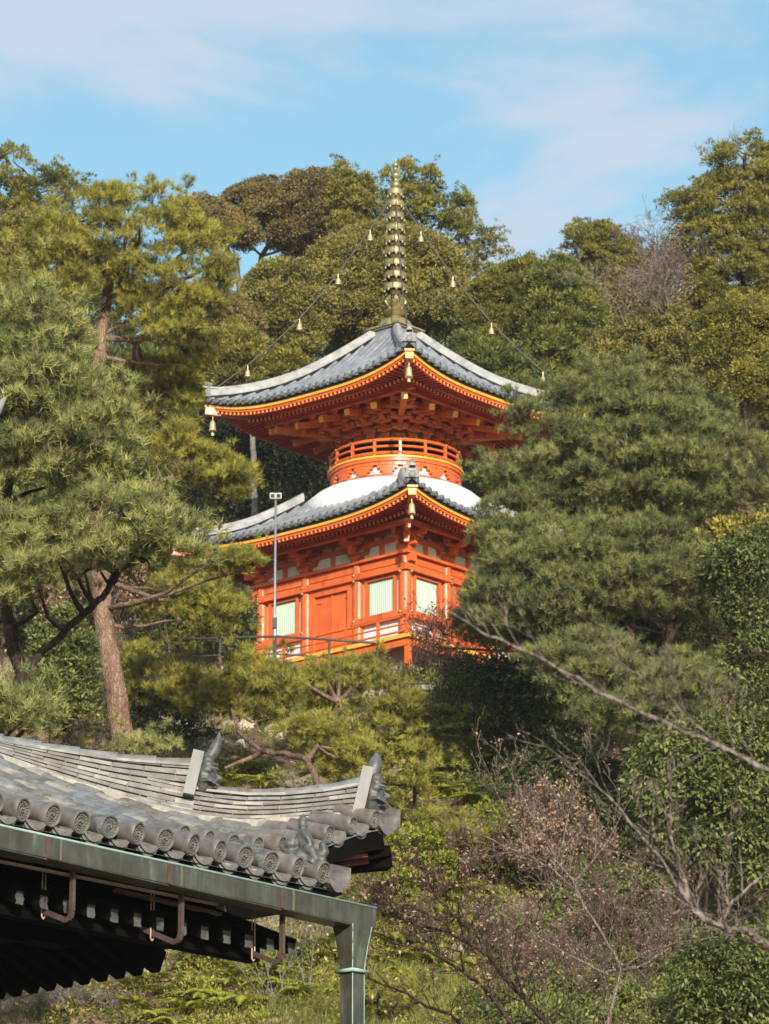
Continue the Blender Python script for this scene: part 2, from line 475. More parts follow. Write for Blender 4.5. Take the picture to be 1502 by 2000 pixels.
        # hip rafters with gilt cap
        for k in range(4):
            hb=MB(); zc=s.z(1,0)-.34
            d1=s.E+.07; hb.beam(fp(k,-wallE+.3,wallE-.3,z_in-.05),fp(k,-d1,d1,zc),.16,.2)
            ho=hb.build('hip_rafter',M['red'],base)
            cb=MB(); cb.beam(fp(k,-d1+.03,d1-.03,zc),fp(k,-d1-.05,d1+.05,zc+.01),.2,.2); cb.beam(fp(k,-d1-.03,d1+.03,zc+.12),fp(k,-d1-.09,d1+.09,zc+.125),.26,.05)
            cb.build('gilt_cap' if k!=3 else 'end_cap',M['yellow'] if k!=3 else M['pink'],ho)
        # hip ridges
        for k in range(4):
            hr=MB(); pts=[]
            NN=14; q1=ridge_top
            for j in range(NN+1):
                q=q1*j/NN; p=s.pt(k,-1,q,.085); pts.append(p)
            dirv=(pts[0]-pts[1]); dirv.z=0; dirv.normalize()
            for lay,(w,h,dz) in enumerate(((.26,.06,0.02),(.22,.06,.082),(.19,.06,.144))):
                st=2 if lay==0 else 1
                pp=[p+Vector((0,0,dz)) for p in pts]
                pp[0]=pp[0]+dirv*(.02*lay)
                for j in range(NN): hr.beam(pp[j],pp[j+1],w,h)
            pp=[p+Vector((0,0,.185+(.05 if j==0 else 0))) for j,p in enumerate(pts)]
            pp[0]=pp[0]+dirv*.12
            hr.tube(pp,.075,8,half=True)
            hro=hr.build('hip_ridge',M['ridge_pale'],base,smooth=True,angle=30)
            # end ornament: block, round finial
            e=MB(); p=s.pt(k,-1,0,.12)+dirv*.05; rz=math.atan2(dirv.y,dirv.x)
            p=p-dirv*.10; e.box(p+Vector((0,0,.04)),(.12,.36,.24),rz=rz,taper=.8); e.box(p+Vector((0,0,.21)),(.10,.22,.12),rz=rz,taper=.7)
            RM=Matrix.Rotation(rz,3,'Z')@Matrix.Rotation(R(78),3,'Y')
            e.lathe([(.055,-.10),(.06,.06),(.066,.07),(.066,.09),(.04,.095)],p+Vector((0,0,.32)),12,M=RM)
            e.lathe([(.085,0),(.09,.08),(.06,.09)],p+Vector((0,0,.0)),12,M=Matrix.Rotation(rz,3,'Z')@Matrix.Rotation(R(90),3,'Y'))
            e.build('ridge_ornament',M['tile_edge'],hro,smooth=True,angle=35)
        return base
# lower roof: tile eave z about gold line + .17
lowR=Roof(4.15,1.66,3.30,4.78,.38,'lower'); lr=lowR.build(pag,34,wallE=2.62,z_in=3.36,ridge_top=.97)
upR=Roof(3.50,.40,7.20,9.42,.42,'upper'); ur=upR.build(pag,28,wallE=2.15,z_in=7.12)
# ---- white dome, drum, round balcony
mb=MB(); prof=[(2.42,3.9),(2.42,4.45),(2.40,4.70),(2.32,4.76),(2.20,4.87),(2.04,4.96),(1.87,5.02),(1.70,5.05)]
mb.lathe(prof,(0,0,0),64); mb.build('white_dome',M['white'],pag,smooth=True)
mb=MB(); mb.lathe([(1.64,5.03),(1.65,5.45)],(0,0,0),64); mb.build('neck_wall',M['white'],pag,smooth=True)
mb=MB()  # bracket frieze under the balcony
mb.lathe([(1.60,5.08),(1.72,5.085),(1.72,5.13),(1.60,5.14)],(0,0,0),64)
nb=16
for i in range(nb):
    a=2*math.pi*(i+.5)/nb; ca,sa=math.cos(a),math.sin(a)
    def cp(r,da,z): return Vector((r*math.cos(a+da),r*math.sin(a+da),z))
    for z,hw,h in ((5.16,.07,.08),(5.24,.11,.08),(5.32,.16,.08),(5.41,.22,.08)):
        for j in range(-2,2):
            mb.beam(cp(1.68,hw*j/2,z),cp(1.68,hw*(j+1)/2,z),.16,h)
mb.build('balcony_bracket',M['red'],pag)
mb=MB(); mb.lathe([(1.4,5.46),(1.78,5.46),(1.80,5.475),(1.80,5.55),(1.78,5.57),(1.4,5.57)],(0,0,0),64); bal=mb.build('round_balcony',M['red'],pag,smooth=True,angle=30)
mb=MB(); mb.lathe([(1.80,5.555),(1.84,5.56),(1.84,5.61),(1.80,5.615),(1.5,5.61)],(0,0,0),64); mb.build('edge_board',M['yellow'],bal,smooth=True,angle=30)
mb=MB()
for r,z,w in ((1.74,6.06,.045),(1.74,5.88,.038),(1.74,5.70,.048)):
    pr=[(r+w*math.cos(t),z+w*math.sin(t)) for t in [2*math.pi*j/8 for j in range(9)]]
    mb.lathe(pr,(0,0,0),64)
for i in range(16):
    a=2*math.pi*i/16; mb.box((1.74*math.cos(a),1.74*math.sin(a),5.84),(.07,.07,.46),rz=a)
mb.build('balcony_railing',M['red'],bal,smooth=True,angle=40)
mb=MB()
for i in range(16):
    a=2*math.pi*i/16
    for z in (6.06,5.70): mb.sphere((1.79*math.cos(a),1.79*math.sin(a),z),.032,6)
mb.build('rail_fitting',M['bronze'],bal,smooth=True)
mb=MB(); mb.lathe([(1.16,5.57),(1.16,6.30)],(0,0,0),64); drum=mb.build('drum_wall',M['red'],pag,smooth=True)
mb=MB()
for z,r,h in ((5.68,1.24,.12),(6.0,1.22,.10),(6.2,1.26,.16)): mb.lathe([(1.1,z-h/2),(r,z-h/2),(r,z+h/2),(1.1,z+h/2)],(0,0,0),64)
mb.build('drum_beam',M['red'],drum,smooth=True,angle=30)
for i in range(12):
    a=2*math.pi*(i+.5)/12
    mb=MB()
    mb.box((1.19*math.cos(a),1.19*math.sin(a),5.84),(.06,.36,.2),rz=a); mb.build('lattice_window',M['green_slat'],drum)
for i in range(12):
    a=2*math.pi*i/12; mb=MB(); mb.lathe([(.1,5.57),(.1,6.3)],(1.2*math.cos(a),1.2*math.sin(a),0),12); mb.build('drum_post',M['red'],drum,smooth=True,angle=40)
mb=MB(); mb.lathe([(1.12,6.3),(1.12,6.62)],(0,0,0),48); mb.build('bracket_wall',M['white'],pag,smooth=True)
mb=MB(); mb.lathe([(1.10,6.6),(1.12,6.9),(1.5,7.02),(2.1,7.18)],(0,0,0),48); mb.build('bracket_ceiling',M['red_shaded'],pag,smooth=True)
# ---- radial bracket stacks under the upper roof
TS=[-1.2,-.4,.4,1.2]
def radial(k,s,corner):
    mb=MB()
    tip=fp(k,s,2.15,0); r1=math.hypot(tip.x,tip.y); d=Vector((tip.x,tip.y,0)).normalized()
    # start direction closer to even spacing on the drum
    an=math.atan2(d.y,d.x); rz=an; tn=Vector((-d.y,d.x,0)); p0=d*1.12
    L=r1-1.12
    steps=4; sw=.8
    masu(mb,d*1.22+Vector((0,0,6.28)),.24,.16,rz)
    for j in range(steps):
        z=6.42+.15*j; le=L*(j+1)/steps*.98
        mb.beam(p0+Vector((0,0,z)),p0+d*le+Vector((0,0,z)),.13,.12,h2=.10)
        masu(mb,p0+d*(le-.05)+Vector((0,0,z+.055)),.19,.10,rz)
        hw=.20+.045*j
        c=p0+d*(le-.05 if j<steps-1 else le-.30)+Vector((0,0,z+.02))
        for sg in (-1,1):
            mb.beam(c,c+tn*sg*hw,.10,.11,h2=.06); masu(mb,c+tn*sg*(hw-.04)+Vector((0,0,.05)),.15,.09,rz)
    # tail rafter sloping down and out
    a=p0+Vector((0,0,7.02)); b=p0+d*(L+.34)+Vector((0,0,6.68 if not corner else 6.74))
    b2=b+(b-a).normalized()*.02
    o=mb.build('bracket',M['red'],pag)
    t=MB(); t.beam(a,b,.14,.15); t.build('tail_rafter',M['red'],o)
    t=MB(); t.beam(b,b2,.155,.165)
    t.build('end_cap',M['yellow'] if not corner else (M['pink'] if k in (0,1) and False else M['yellow']),o)
    return o
for k in range(4):
    for s in TS: radial(k,s,False)
    radial(k,-2.15,True)
ring_beam('outer_purlin',7.0,.14,.14,.35,d=2.28)
ring_beam('inner_purlin',6.9,.12,.12,.2,d=1.8)
# corner beams showing pale ends at side corners
for k in range(4):
    mb=MB(); d=Vector(fp(k,-1,1,0)).normalized(); 
    mb.beam(d*1.2+Vector((0,0,6.62)),d*3.22+Vector((0,0,6.80)),.17,.18); co=mb.build('corner_beam',M['red'],pag)
    mb=MB(); mb.beam(d*3.22+Vector((0,0,6.80)),d*3.25+Vector((0,0,6.803)),.175,.185); mb.build('end_cap',M['pink'] if k%2==1 else M['yellow'],co)
# ---- roof top box and spire
mb=MB(); mb.box((0,0,9.46),(.98,.98,.30),taper=.94); mb.build('roof_box',M['tile'],pag)
sp=MB(); sp.box((0,0,9.70),(1.14,1.14,.05)); sp.box((0,0,9.66),(1.0,1.0,.05)); sp.box((0,0,9.64),(1.05,1.05,.02))
sp.lathe([(.05,9.7),(.05,14.4)],(0,0,0),12)
spire=sp.build('spire',M['bronze'],pag,smooth=True,angle=35)
mb=MB(); mb.lathe([(.50,9.72),(.47,9.80),(.40,9.92),(.30,10.0),(.2,10.02),(.16,10.08),(.26,10.14),(.33,10.24),(.27,10.27),(.15,10.2),(.10,10.25)],(0,0,0),32)
mb.build('inverted_bowl',M['bronze'],spire,smooth=True,angle=40)
mb=MB()
for i in range(8):
    a=2*math.pi*i/8; c=Vector((math.cos(a),math.sin(a),0))
    mb.beam(c*.10+Vector((0,0,10.25)),c*.28+Vector((0,0,10.52)),.16,.03,up=(0,0,1)); mb.beam(c*.28+Vector((0,0,10.52)),c*.22+Vector((0,0,10.66)),.12,.02,w2=.02)
mb.build('lotus_crown',M['bronze'],spire)
zr=[10.92+.345*i for i in range(9)]
for i,z in enumerate(zr):
    r=.285-.0105*i; mb=MB()
    mb.lathe([(r,-.085),(r+.014,-.05),(r+.014,.06),(r,.085),(r-.03,.085),(r-.03,-.085),(r,-.085)],(0,0,z),28)
    mb.lathe([(.10,-.20),(.165,-.10),(.13,0),(.11,.08),(.10,.15)],(0,0,z),14)
    for j in range(4):
        a=math.pi/2*j+.3; mb.beam((0,0,z),((r-.02)*math.cos(a),(r-.02)*math.sin(a),z),.04,.05)
    ro=mb.build('ring',M['bronze'],spire,smooth=True,angle=40)
    bb=MB()
    for j in range(8):
        a=math.pi/4*j; x,y=(r+.005)*math.cos(a),(r+.005)*math.sin(a)
        bb.lathe([(.008,-.055),(.02,-.08),(.026,-.13),(.034,-.135)],(x,y,z),8)
    bb.build('hanging_bell',M['bell'],ro,smooth=True,angle=40)
fin=MB(); zf=14.02
for j in range(4):
    a=math.pi/2*j+R(20); c=Vector((math.cos(a),math.sin(a),0))
    for (h0,h1,rr) in ((0,.24,.21),(.14,.38,.18),(.28,.52,.12)):
        fin.beam(c*.05+Vector((0,0,zf+h0)),c*rr+Vector((0,0,zf+(h0+h1)/2)),.05,.015,up=(c.y,-c.x,0)); fin.beam(c*rr+Vector((0,0,zf+(h0+h1)/2)),c*.06+Vector((0,0,zf+h1)),.045,.012,up=(c.y,-c.x,0),w2=.01)
fin.build('flame_finial',mat('green_bronze',[(.12,.17,.12),(.25,.30,.2)],8,.5,.4),spire)
fj=MB(); fj.lathe([(.05,13.78),(.13,13.84),(.15,13.90),(.13,13.96),(.06,14.02),(.06,14.08),(.12,14.14),(.13,14.20),(.06,14.28),(.05,14.36)],(0,0,0),14); fj.sphere((0,0,14.50),.075,10,sc=(1,1,1)); fj.lathe([(.03,14.55),(.035,14.6),(.0001,14.74)],(0,0,0),10); fj.build('jewel',M['bronze'],spire,smooth=True)
# ---- chains from the spire top to the roof corners, with bells
bell_me=MB(); bell_me.lathe([(.0001,.10),(.03,.10),(.035,.06),(.075,.0),(.085,-.10),(.10,-.15),(.125,-.17),(.125,-.185),(.0001,-.16)],(0,0,0),14); bell_me.lathe([(.012,.10),(.012,.22)],(0,0,0),6)
bell_me.lathe([(.045,-.16),(.045,-.21),(.0001,-.215)],(0,0,0),8)
for k,nm in enumerate(('left','front','right','rear')):
    # k: hip at fp(k,-1,1): 0 -> left corner, 1 -> front corner, 2 -> right, 3 -> rear
    top=Vector((0,0,13.7)); end=upR.pt(k,-1,.05,.30)
    pts=[]; nn=28
    for j in range(nn+1):
        t=j/nn; p=top.lerp(end,t); p.z-= .62*math.sin(math.pi*t)**1.0; pts.append(p)
    mb=MB(); mb.tube(pts,.021,5); mb.build('chain',M['rust_iron'],spire,smooth=True)
    if k in (0,2):
        for jj,(t,tt) in enumerate(((.13,'topmost'),(.32,'upper middle'),(.55,'lower middle'),(.82,'lowest'))):
            i=int(t*nn+.5); p=pagM@(pts[i]+Vector((0,0,-.20)))
            side='left' if k==0 else 'right'
            b=bell_me.build('chain_bell',M['bell'],None,smooth=True,loc=p,angle=50) if jj==0 and k==0 else None
            if b is None:
                b=bpy.data.objects['chain_bell'].copy(); COL.objects.link(b); b.location=p
            b.scale=(.8,.8,.8)
            lab={'topmost':'small gilt bell closest to the spire tip on the %s spire chain','upper middle':'small gilt bell second from the top on the %s spire chain',
                 'lower middle':'small gilt bell third from the top on the %s spire chain','lowest':'small gilt bell hanging lowest on the %s spire chain'}[tt]%(side+'-hand')
            tag(b,lab,'bell','gilt bells on the spire chains')
# wind bells under the eave corners
for (rf,zc,nm) in ((upR,0,'upper'),(lowR,0,'lower')):
    for k,cn in ((0,'left'),(1,'front')):
        if rf is lowR and k==0: continue
        d1=rf.E-.02; p=fp(k,-d1,d1,rf.z(1,0)-.44)
        mb=MB(); mb.lathe([(.008,.10),(.008,-.25)],(0,0,0),6); mb.lathe([(.0001,-.22),(.05,-.22),(.10,-.29),(.115,-.45),(.13,-.58),(.155,-.62),(.0001,-.60)],(0,0,0),16); mb.lathe([(.01,-.6),(.01,-.70)],(0,0,0),6); mb.box((0,0,-.74),(.11,.02,.10),rz=.4)
        b=mb.build('wind_bell',M['bell'],None,smooth=True,loc=pagM@p,angle=50); b.scale=(.72,)*3
        tag(b,'gilt wind bell hanging under the %s corner of the %s roof'%(cn,nm),'bell','wind bells under the pagoda eaves')
# ================================================================== TEMPLE HALL EAVES (nearest building)
HS=1.25
hall=empty('temple_hall',(-.395*HS,25.3*HS,1.6-1.6*HS),R(47),'weathered grey tiled temple hall roof corner with dark eaves and green copper gutter','temple',scale=HS)
hallM=Matrix.Translation(hall.location)@Matrix.Rotation(R(47),4,'Z')@Matrix.Diagonal(Vector((HS,HS,HS,1)))
TL=[mat('old_tile_'+n,c,9,.62,0,.45,.006,detail=9) for n,c in (
 ('brown',[(.085,.075,.068),(.145,.13,.12),(.215,.195,.18)]),('grey',[(.09,.09,.09),(.155,.152,.148),(.235,.228,.22)]),
 ('pale',[(.15,.142,.128),(.25,.235,.21),(.35,.325,.285)]),('blue',[(.085,.095,.11),(.14,.15,.165),(.24,.245,.25)]),
 ('dark',[(.07,.068,.066),(.12,.115,.11),(.18,.17,.16)]))]
M['mortar']=mat('cream_mortar',[(.17,.155,.13),(.31,.285,.235),(.44,.41,.345)],14,.9,0,.6,.006,detail=9)
M['endtile']=mat('smoked_end_tile',[(.065,.058,.055),(.125,.11,.105),(.19,.17,.16)],12,.5,0,.3,.003,detail=8)
M['crest']=mat('crest_relief',[(.10,.092,.088),(.155,.145,.135)],12,.55,0,.2,.002)
M['core']=mat('ridge_clay',[(.13,.115,.09),(.30,.26,.19),(.42,.37,.28)],10,.9,0,.5,.004)
M['oni']=mat('dark_ornament_tile',[(.035,.035,.034),(.075,.075,.072),(.125,.123,.116)],14,.5,0,.4,.003,detail=8)
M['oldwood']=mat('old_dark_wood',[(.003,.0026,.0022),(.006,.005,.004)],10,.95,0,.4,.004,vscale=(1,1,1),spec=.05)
M['board']=mat('grey_board',[(.15,.145,.14),(.225,.218,.212),(.28,.272,.265)],7,.75,0,.3,.003,vscale=(1,1,.3))
M['worn_shaded_white']=mat('worn_shaded_white_paint',[(.008,.007,.006),(.07,.068,.065),(.10,.098,.094)],16,.9,0,.5,.003,detail=7)  # worn white paint, darkened so its colour also carries the eave shade
M['fascia']=mat('pale_eave_wood',[(.30,.20,.16),(.55,.42,.36)],6,.8)
M['blue_strip']=mat('blue_grey_strip',[(.07,.12,.19),(.12,.18,.26),(.36,.39,.42)],9,.35,0,.2,.003,detail=8)  # blue-grey colour of the thin strip along the crest of one barrel row
# copper gutter with patina: streaks, rust joints
def copper():
    m,nt,bs=new_mat('green_copper'); L=nt.links.new
    f=noise(nt,3,6,.6,scaled(nt,6,6,.9)); c=ramp(nt,[(.36,(.038,.036,.026)),(.52,(.062,.062,.046)),(.62,(.092,.098,.075)),(.74,(.20,.25,.21))],f)
    f2=noise(nt,5,8,.7); c2=ramp(nt,[(.42,(.060,.052,.038)),(.6,(.12,.122,.095))],f2)
    mx=nt.nodes.new('ShaderNodeMixRGB'); mx.inputs[0].default_value=.40; L(c,mx.inputs[1]); L(c2,mx.inputs[2]); L(mx.outputs[0],bs.inputs['Base Color'])
    bs.inputs['Roughness'].default_value=.42; bs.inputs['Metallic'].default_value=.25; bump(nt,bs,f2,.15,.003); return m
M['copper']=copper()
M['patina']=mat('pale_patina',[(.22,.33,.29),(.34,.46,.41)],12,.6,0,.2,.002)
M['rust']=mat('rust_red_joint',[(.055,.032,.025),(.10,.052,.038)],20,.7)
AC,B0=2.35,1.5
def hz(a,b):
    if b<B0: z=6.66+.34*b; 
    else:
        t=b-B0; z=7.17+.03*min(1,t/.3)+.36*t+.04*t*t
    if b>=B0-.01: z+=.44*math.exp(-max(0,(AC-a)/.88)**2)*math.exp(-((b-B0)/1.05)**2)
    return z
SPC=.23
random.seed(3)
# ---- pan surface and barrel rows (pattern of one covering)
mb=MB()
for (a0,a1,b0,bf) in ((-4.6,.12,.0,None),(.12,2.42,B0,None)):
    NA=int((a1-a0)/.115); 
    for i in range(NA):
        x0=a0+(a1-a0)*i/NA; x1=a0+(a1-a0)*(i+1)/NA
        bm=B0+max(.02,AC-(x0+x1)/2)+.05
        bm=min(bm,5.4); nb=max(1,int((bm-b0)/.2)); row=[]
        for j in range(nb+1):
            b=b0+(bm-b0)*j/nb; row.append(((x0,b,hz(x0,b)-.03),(x1,b,hz(x1,b)-.03)))
        base=len(mb.v)
        for p,q in row: mb.v+= [p,q]
        for j in range(nb):
            mb.f.append((base+2*j,base+2*j+1,base+2*j+3,base+2*j+2)); mb.m.append(1)
for i in range(-20,10):
    a=SPC*i; b0=.30 if a<=.01 else B0+.30
    bm=min(5.4,B0+(AC-a)-.10)
    b=b0; k=0
    while b<bm-.05:
        L=min(.27+random.uniform(-.01,.01),bm-b+.03); n=3; r0=.064+random.uniform(-.002,.003); da=random.uniform(-.006,.006)
        pts=[]; rad=[]
        for j in range(n+1):
            bb=b+L*j/n; pts.append((a+da,bb,hz(a,bb)-.012+random.uniform(-.001,.001)+.006*(1-j/n))); rad.append(r0*(1-.10*j/n))
        mi=random.choices((0,1,2,3,4),(4,5,4 if b>1.2 else 1,3,1))[0]
        mb.tube(pts,rad,8,mi,cap=True,half=True)
        if random.random()<.35 and i!=0: # mortar patch at the joint
            mb.tube([(a+da,b+L-.02,hz(a,b+L)-.010),(a+da,b+L+.012,hz(a,b+L)-.010)],r0*.985,8,2,half=True)
        b+=L-.012; k+=1
    # pan tile lips in the valley
    bb=b0-.25
    while bb<bm-.2:
        am=a+SPC/2
        if am<AC and bb<B0+(AC-am)-.15:
            z=hz(am,bb)
            mb.beam((am-.055,bb,z-.012),(am+.055,bb,z-.012),.02,.03,random.choice((1,2,4)),up=(0,0,1))
        bb+=.13
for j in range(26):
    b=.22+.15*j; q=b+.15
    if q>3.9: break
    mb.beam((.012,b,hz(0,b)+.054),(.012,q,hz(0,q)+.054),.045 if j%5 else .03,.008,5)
roof_c=mb.build('roof_tiles',TL+[M['blue_strip']],hall,smooth=True,angle=40)
# nails / raised bits
# ---- round end tiles with crest
def end_tile(a,b,z,r=.069,tilt=0.,worn=False,name='end_tile'):
    m=MB(); RM=Matrix.Rotation(R(90),3,'X')   # lathe axis z -> -y
    m.lathe([(r*.96,-.30),(r*.98,-.03),(r*1.06,-.02),(r*1.06,.016),(r*.98,.024),(r*.86,.022),(r*.82,.010),(.0001,.010)],(0,0,0),28,M=RM)
    nbd=16
    for j in range(nbd):
        t=2*math.pi*j/nbd; m.sphere((r*.68*math.cos(t),-.012,r*.68*math.sin(t)),r*.085,5,1)
    pr=[(r*.50+.0035*math.cos(q),.012+.0035*math.sin(q)) for q in [2*math.pi*j/6 for j in range(7)]]
    m.lathe(pr,(0,0,0),24,1,M=RM)
    for j in range(3):
        t=2*math.pi*j/3; pts=[];rad=[]
        for q in range(6):
            an=t+q*.42; rr=r*(.14+.055*q); pts.append((rr*math.cos(an),-.012,rr*math.sin(an))); rad.append(r*(.13-.020*q))
        m.tube(pts,rad,6,1)
    o=m.build(name,[M['endtile'],M['crest'] if not worn else TL[1]],hall,smooth=True,loc=(a,b,z),angle=40)
    o.rotation_euler=(R(17),tilt,R(9)+random.uniform(-.04,.04))
    return o
def vary(c):
    c.material_slots[0].link='OBJECT'; c.material_slots[0].material=random.choice((M['endtile'],M['endtile'],M['endtile_b'],TL[0],M['endtile_c']))
M['endtile_b']=mat('brown_end_tile',[(.075,.06,.05),(.14,.115,.095),(.21,.18,.15)],9,.6,0,.3,.003,detail=8)
M['endtile_c']=mat('lichen_end_tile',[(.05,.05,.048),(.11,.11,.105),(.26,.255,.22)],16,.6,0,.3,.003,detail=9)
e0=end_tile(0,0,6.735)
for i in range(1,20):
    c=e0.copy(); COL.objects.link(c); c.parent=hall; vary(c); c.location=(-SPC*i+random.uniform(-.004,.004),random.uniform(-.006,.006),6.735+random.uniform(-.004,.004)); c.rotation_euler=(R(17)+random.uniform(-.04,.04),random.uniform(-.6,.6),R(9)+random.uniform(-.06,.06))
# nail holes on the last barrels
e1=None
for i in range(1,10):
    a=SPC*i; z=hz(a,B0)+.06
    sl=(hz(a+.05,B0)-hz(a-.05,B0))/.1
    if e1 is None: e1=end_tile(a,B0,z,.062,worn=True); c=e1
    else: c=e1.copy(); COL.objects.link(c); c.parent=hall; vary(c)
    c.location=(a,B0,z); c.rotation_euler=(R(17),-math.atan(sl)+random.uniform(-.2,.2),R(9)+random.uniform(-.04,.04))
# pendant eave tiles (curved pan ends) between discs
def pan_end(a,b,z,w=.16,tilt=0.,mi=2):
    m=MB(); n=8
    for (dz,db,th,mm) in ((0,0,.026,0),(-.030,.015,.022,1),(-.055,.03,.02,0)):
        base=len(m.v)
        for j in range(n+1):
            x=-w/2+w*j/n; sag=-.045*(1-(2*x/w)**2)
            for (y,zz) in ((-.035+db,0),(-.035+db,-th),(.22,-th),(.22,0)): m.v.append((x,y,sag+dz+zz+(y+.035)*.33))
        for j in range(n):
            for k in range(4):
                q=base+4*j+k; q2=base+4*j+(k+1)%4; m.f.append((q,q+4,q2+4,q2)); m.m.append(mm)
    o=m.build('eave_pan_tile',[TL[0],TL[1]],hall,smooth=True,loc=(a,b,z),angle=40); o.rotation_euler=(0,tilt,0); return o
p0=pan_end(-SPC/2,.035,6.70)
for i in range(1,20):
    c=p0.copy(); COL.objects.link(c); c.parent=hall; c.location=(-SPC*(i+.5),random.uniform(.03,.05),6.70+random.uniform(-.004,.004))
for i in range(0,10):
    a=SPC*(i+.5); c=p0.copy(); COL.objects.link(c); c.parent=hall
    c.location=(a,B0+.04,hz(a,B0)+.03); c.rotation_euler=(0,-math.atan((hz(a+.05,B0)-hz(a-.05,B0))/.1),0)
# upcurved corner tiles
def corner_tile(a,b,z,s,name='corner_tile',rz=0):
    m=MB(); n=10; base=0
    for j in range(n+1):
        t=j/n; x=-.02+.155*t; zz=-.05*math.sin(math.pi*min(1,t*1.15))*(1-t)+.09*t**2.2
        for (y,dz) in ((-.03-.03*t,0),(-.03-.03*t,-.035-.085*t*(1-t*.3)),(.12,-.03),(.12,0)): m.v.append((x*s,y,(zz+dz)*s+(y+.04)*.3))
    for j in range(n):
        for k in range(4):
            q=4*j+k; q2=4*j+(k+1)%4; m.f.append((q,q+4,q2+4,q2)); m.m.append(0)
    m.f.append((3,2,1,0)); m.m.append(0); q=4*n; m.f.append((q,q+1,q+2,q+3)); m.m.append(0)
    o=m.build(name,M['endtile'],hall,smooth=True,loc=(a,b,z),angle=50); o.rotation_euler=(0,0,rz); return o
corner_tile(.07,.0,6.70,1.0)
corner_tile(2.13,B0,hz(2.15,B0)+.03,1.15)
# ---- eave boards, soffit, rafters
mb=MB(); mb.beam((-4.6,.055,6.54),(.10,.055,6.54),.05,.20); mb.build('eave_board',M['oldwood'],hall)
mb=MB(); mb.beam((-4.6,.02,6.405),(-.9,.02,6.405),.03,.014); mb.build('lit_board_edge',M['fascia'],hall)  # pale strip stands in for the sunlit lower edge of the eave board
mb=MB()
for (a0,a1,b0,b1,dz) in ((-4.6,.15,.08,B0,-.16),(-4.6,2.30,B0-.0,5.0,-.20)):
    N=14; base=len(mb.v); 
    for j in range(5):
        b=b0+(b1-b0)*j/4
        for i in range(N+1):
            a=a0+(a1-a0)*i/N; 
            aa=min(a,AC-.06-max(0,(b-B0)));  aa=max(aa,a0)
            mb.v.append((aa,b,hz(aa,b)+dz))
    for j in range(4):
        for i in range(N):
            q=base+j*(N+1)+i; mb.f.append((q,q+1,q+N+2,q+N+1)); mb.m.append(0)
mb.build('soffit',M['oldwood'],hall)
# main eave front board near the corner (lit pale plank) and dark fascia
mb=MB(); pts=[(a,B0+.05,hz(a,B0)-.10) for a in [.2+.2*i for i in range(11)]]
for i in range(10): mb.beam(pts[i],pts[i+1],.06,.12)
mb.build('corner_fascia',M['oldwood'],hall)
mb=MB(); pts=[(a,B0+.30,hz(a,B0)-.30-.03*a) for a in [-.6+.2*i for i in range(14)]]
for i in range(13): mb.beam(pts[i],pts[i+1],.10,.14)
mb.build('flying_eave_beam',M['oldwood'],hall)
mb=MB(); mb.beam((1.0,B0-.25,7.03),(1.75,B0-.02,7.16),.05,.085); mb.build('pale_plank',M['fascia'],hall)
mb=MB(); mb.beam((1.55,B0+.15,7.25),(2.1,B0+.12,7.36),.10,.07); mb.build('red_plank',mat('old_red_wood',[(.22,.035,.02),(.3,.05,.03)],8,.7),hall)
mb=MB(); mb.beam((.0,3.2,7.05),(2.32,B0-.02+.1,7.40),.16,.2,h2=.15); mb.build('hip_rafter',M['oldwood'],hall)
for i in range(24):
    a=-4.5+.19*i+.02
    if a>.02: break
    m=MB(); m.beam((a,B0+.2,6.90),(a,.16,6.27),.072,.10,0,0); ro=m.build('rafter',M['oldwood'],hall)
    if i<24:
        m=MB(); w=.062; z=6.265
        n=6; base=0
        for j in range(n+1):
            h=-.055+.11*j/n; jx=random.uniform(-.010,.008); jx2=random.uniform(-.010,.008)
            m.v+=[(a-w/2+jx*.7,.152,z+h),(a+w/2+jx2*.7,.152,z+h),(a-w/2+jx*.7,.158,z+h),(a+w/2+jx2*.7,.158,z+h)]
        for j in range(n):
            q=4*j; m.f.append((q,q+1,q+5,q+4)); m.m.append(0)
        m.build('painted_end',M['worn_shaded_white'],ro)
mb=MB(); mb.beam((-4.6,.34,6.22),(-.25,.34,6.22),.10,.10); mb.build('rafter_support',M['oldwood'],hall)
mb=MB(); mb.beam((-4.6,.80,6.42),(-.5,.80,6.42),.2,.16); mb.beam((-4.6,1.35,6.55),(.0,1.35,6.55),.2,.26); mb.build('eave_beam',M['oldwood'],hall)
mb=MB()
for (a,b,z,sx,sz) in () and ((-1.25,1.0,6.22,.5,.2),(-1.0,1.0,6.16,.3,.14),(-1.9,.85,6.2,.4,.22),(-2.3,.8,6.15,.5,.2),(-1.5,1.2,6.12,.3,.16)):
    mb.box((a,b,z),(sx,.16,sz),taper=1.25)
mb.box((-2.2,.9,6.24),(.9,.16,.16),taper=1.25); mb.box((-1.45,1.0,6.28),(.4,.16,.14),taper=1.25); mb.build('bracket_block',M['oldwood'],hall)
for n in range(11):
    b=1.25+.165*n; m=MB()
    m.beam((-2.6,b,7.27),(-.20,b,6.29),.075,.15); m.build('side_rafter',M['oldwood'],hall)
mb=MB(); mb.beam((-1.2,3.4,6.95),(.0,.9,6.62),.14,.18); mb.build('diagonal_beam',M['oldwood'],hall)
mb=MB(); mb.beam((-.35,.55,6.55),(.72,1.60,6.77),.05,.02); mb.beam((-.35,.55,6.49),(-1.3,.50,6.50),.04,.02); mb.build('eave_trim',M['fascia'],hall)
mb=MB(); mb.box((-5.3,4.0,3.2),(1.2,5.0,6.4)); mb.box((-4.3,1.3,3.2),(.3,.3,6.3)); mb.build('hall_wall',M['oldwood'],hall)
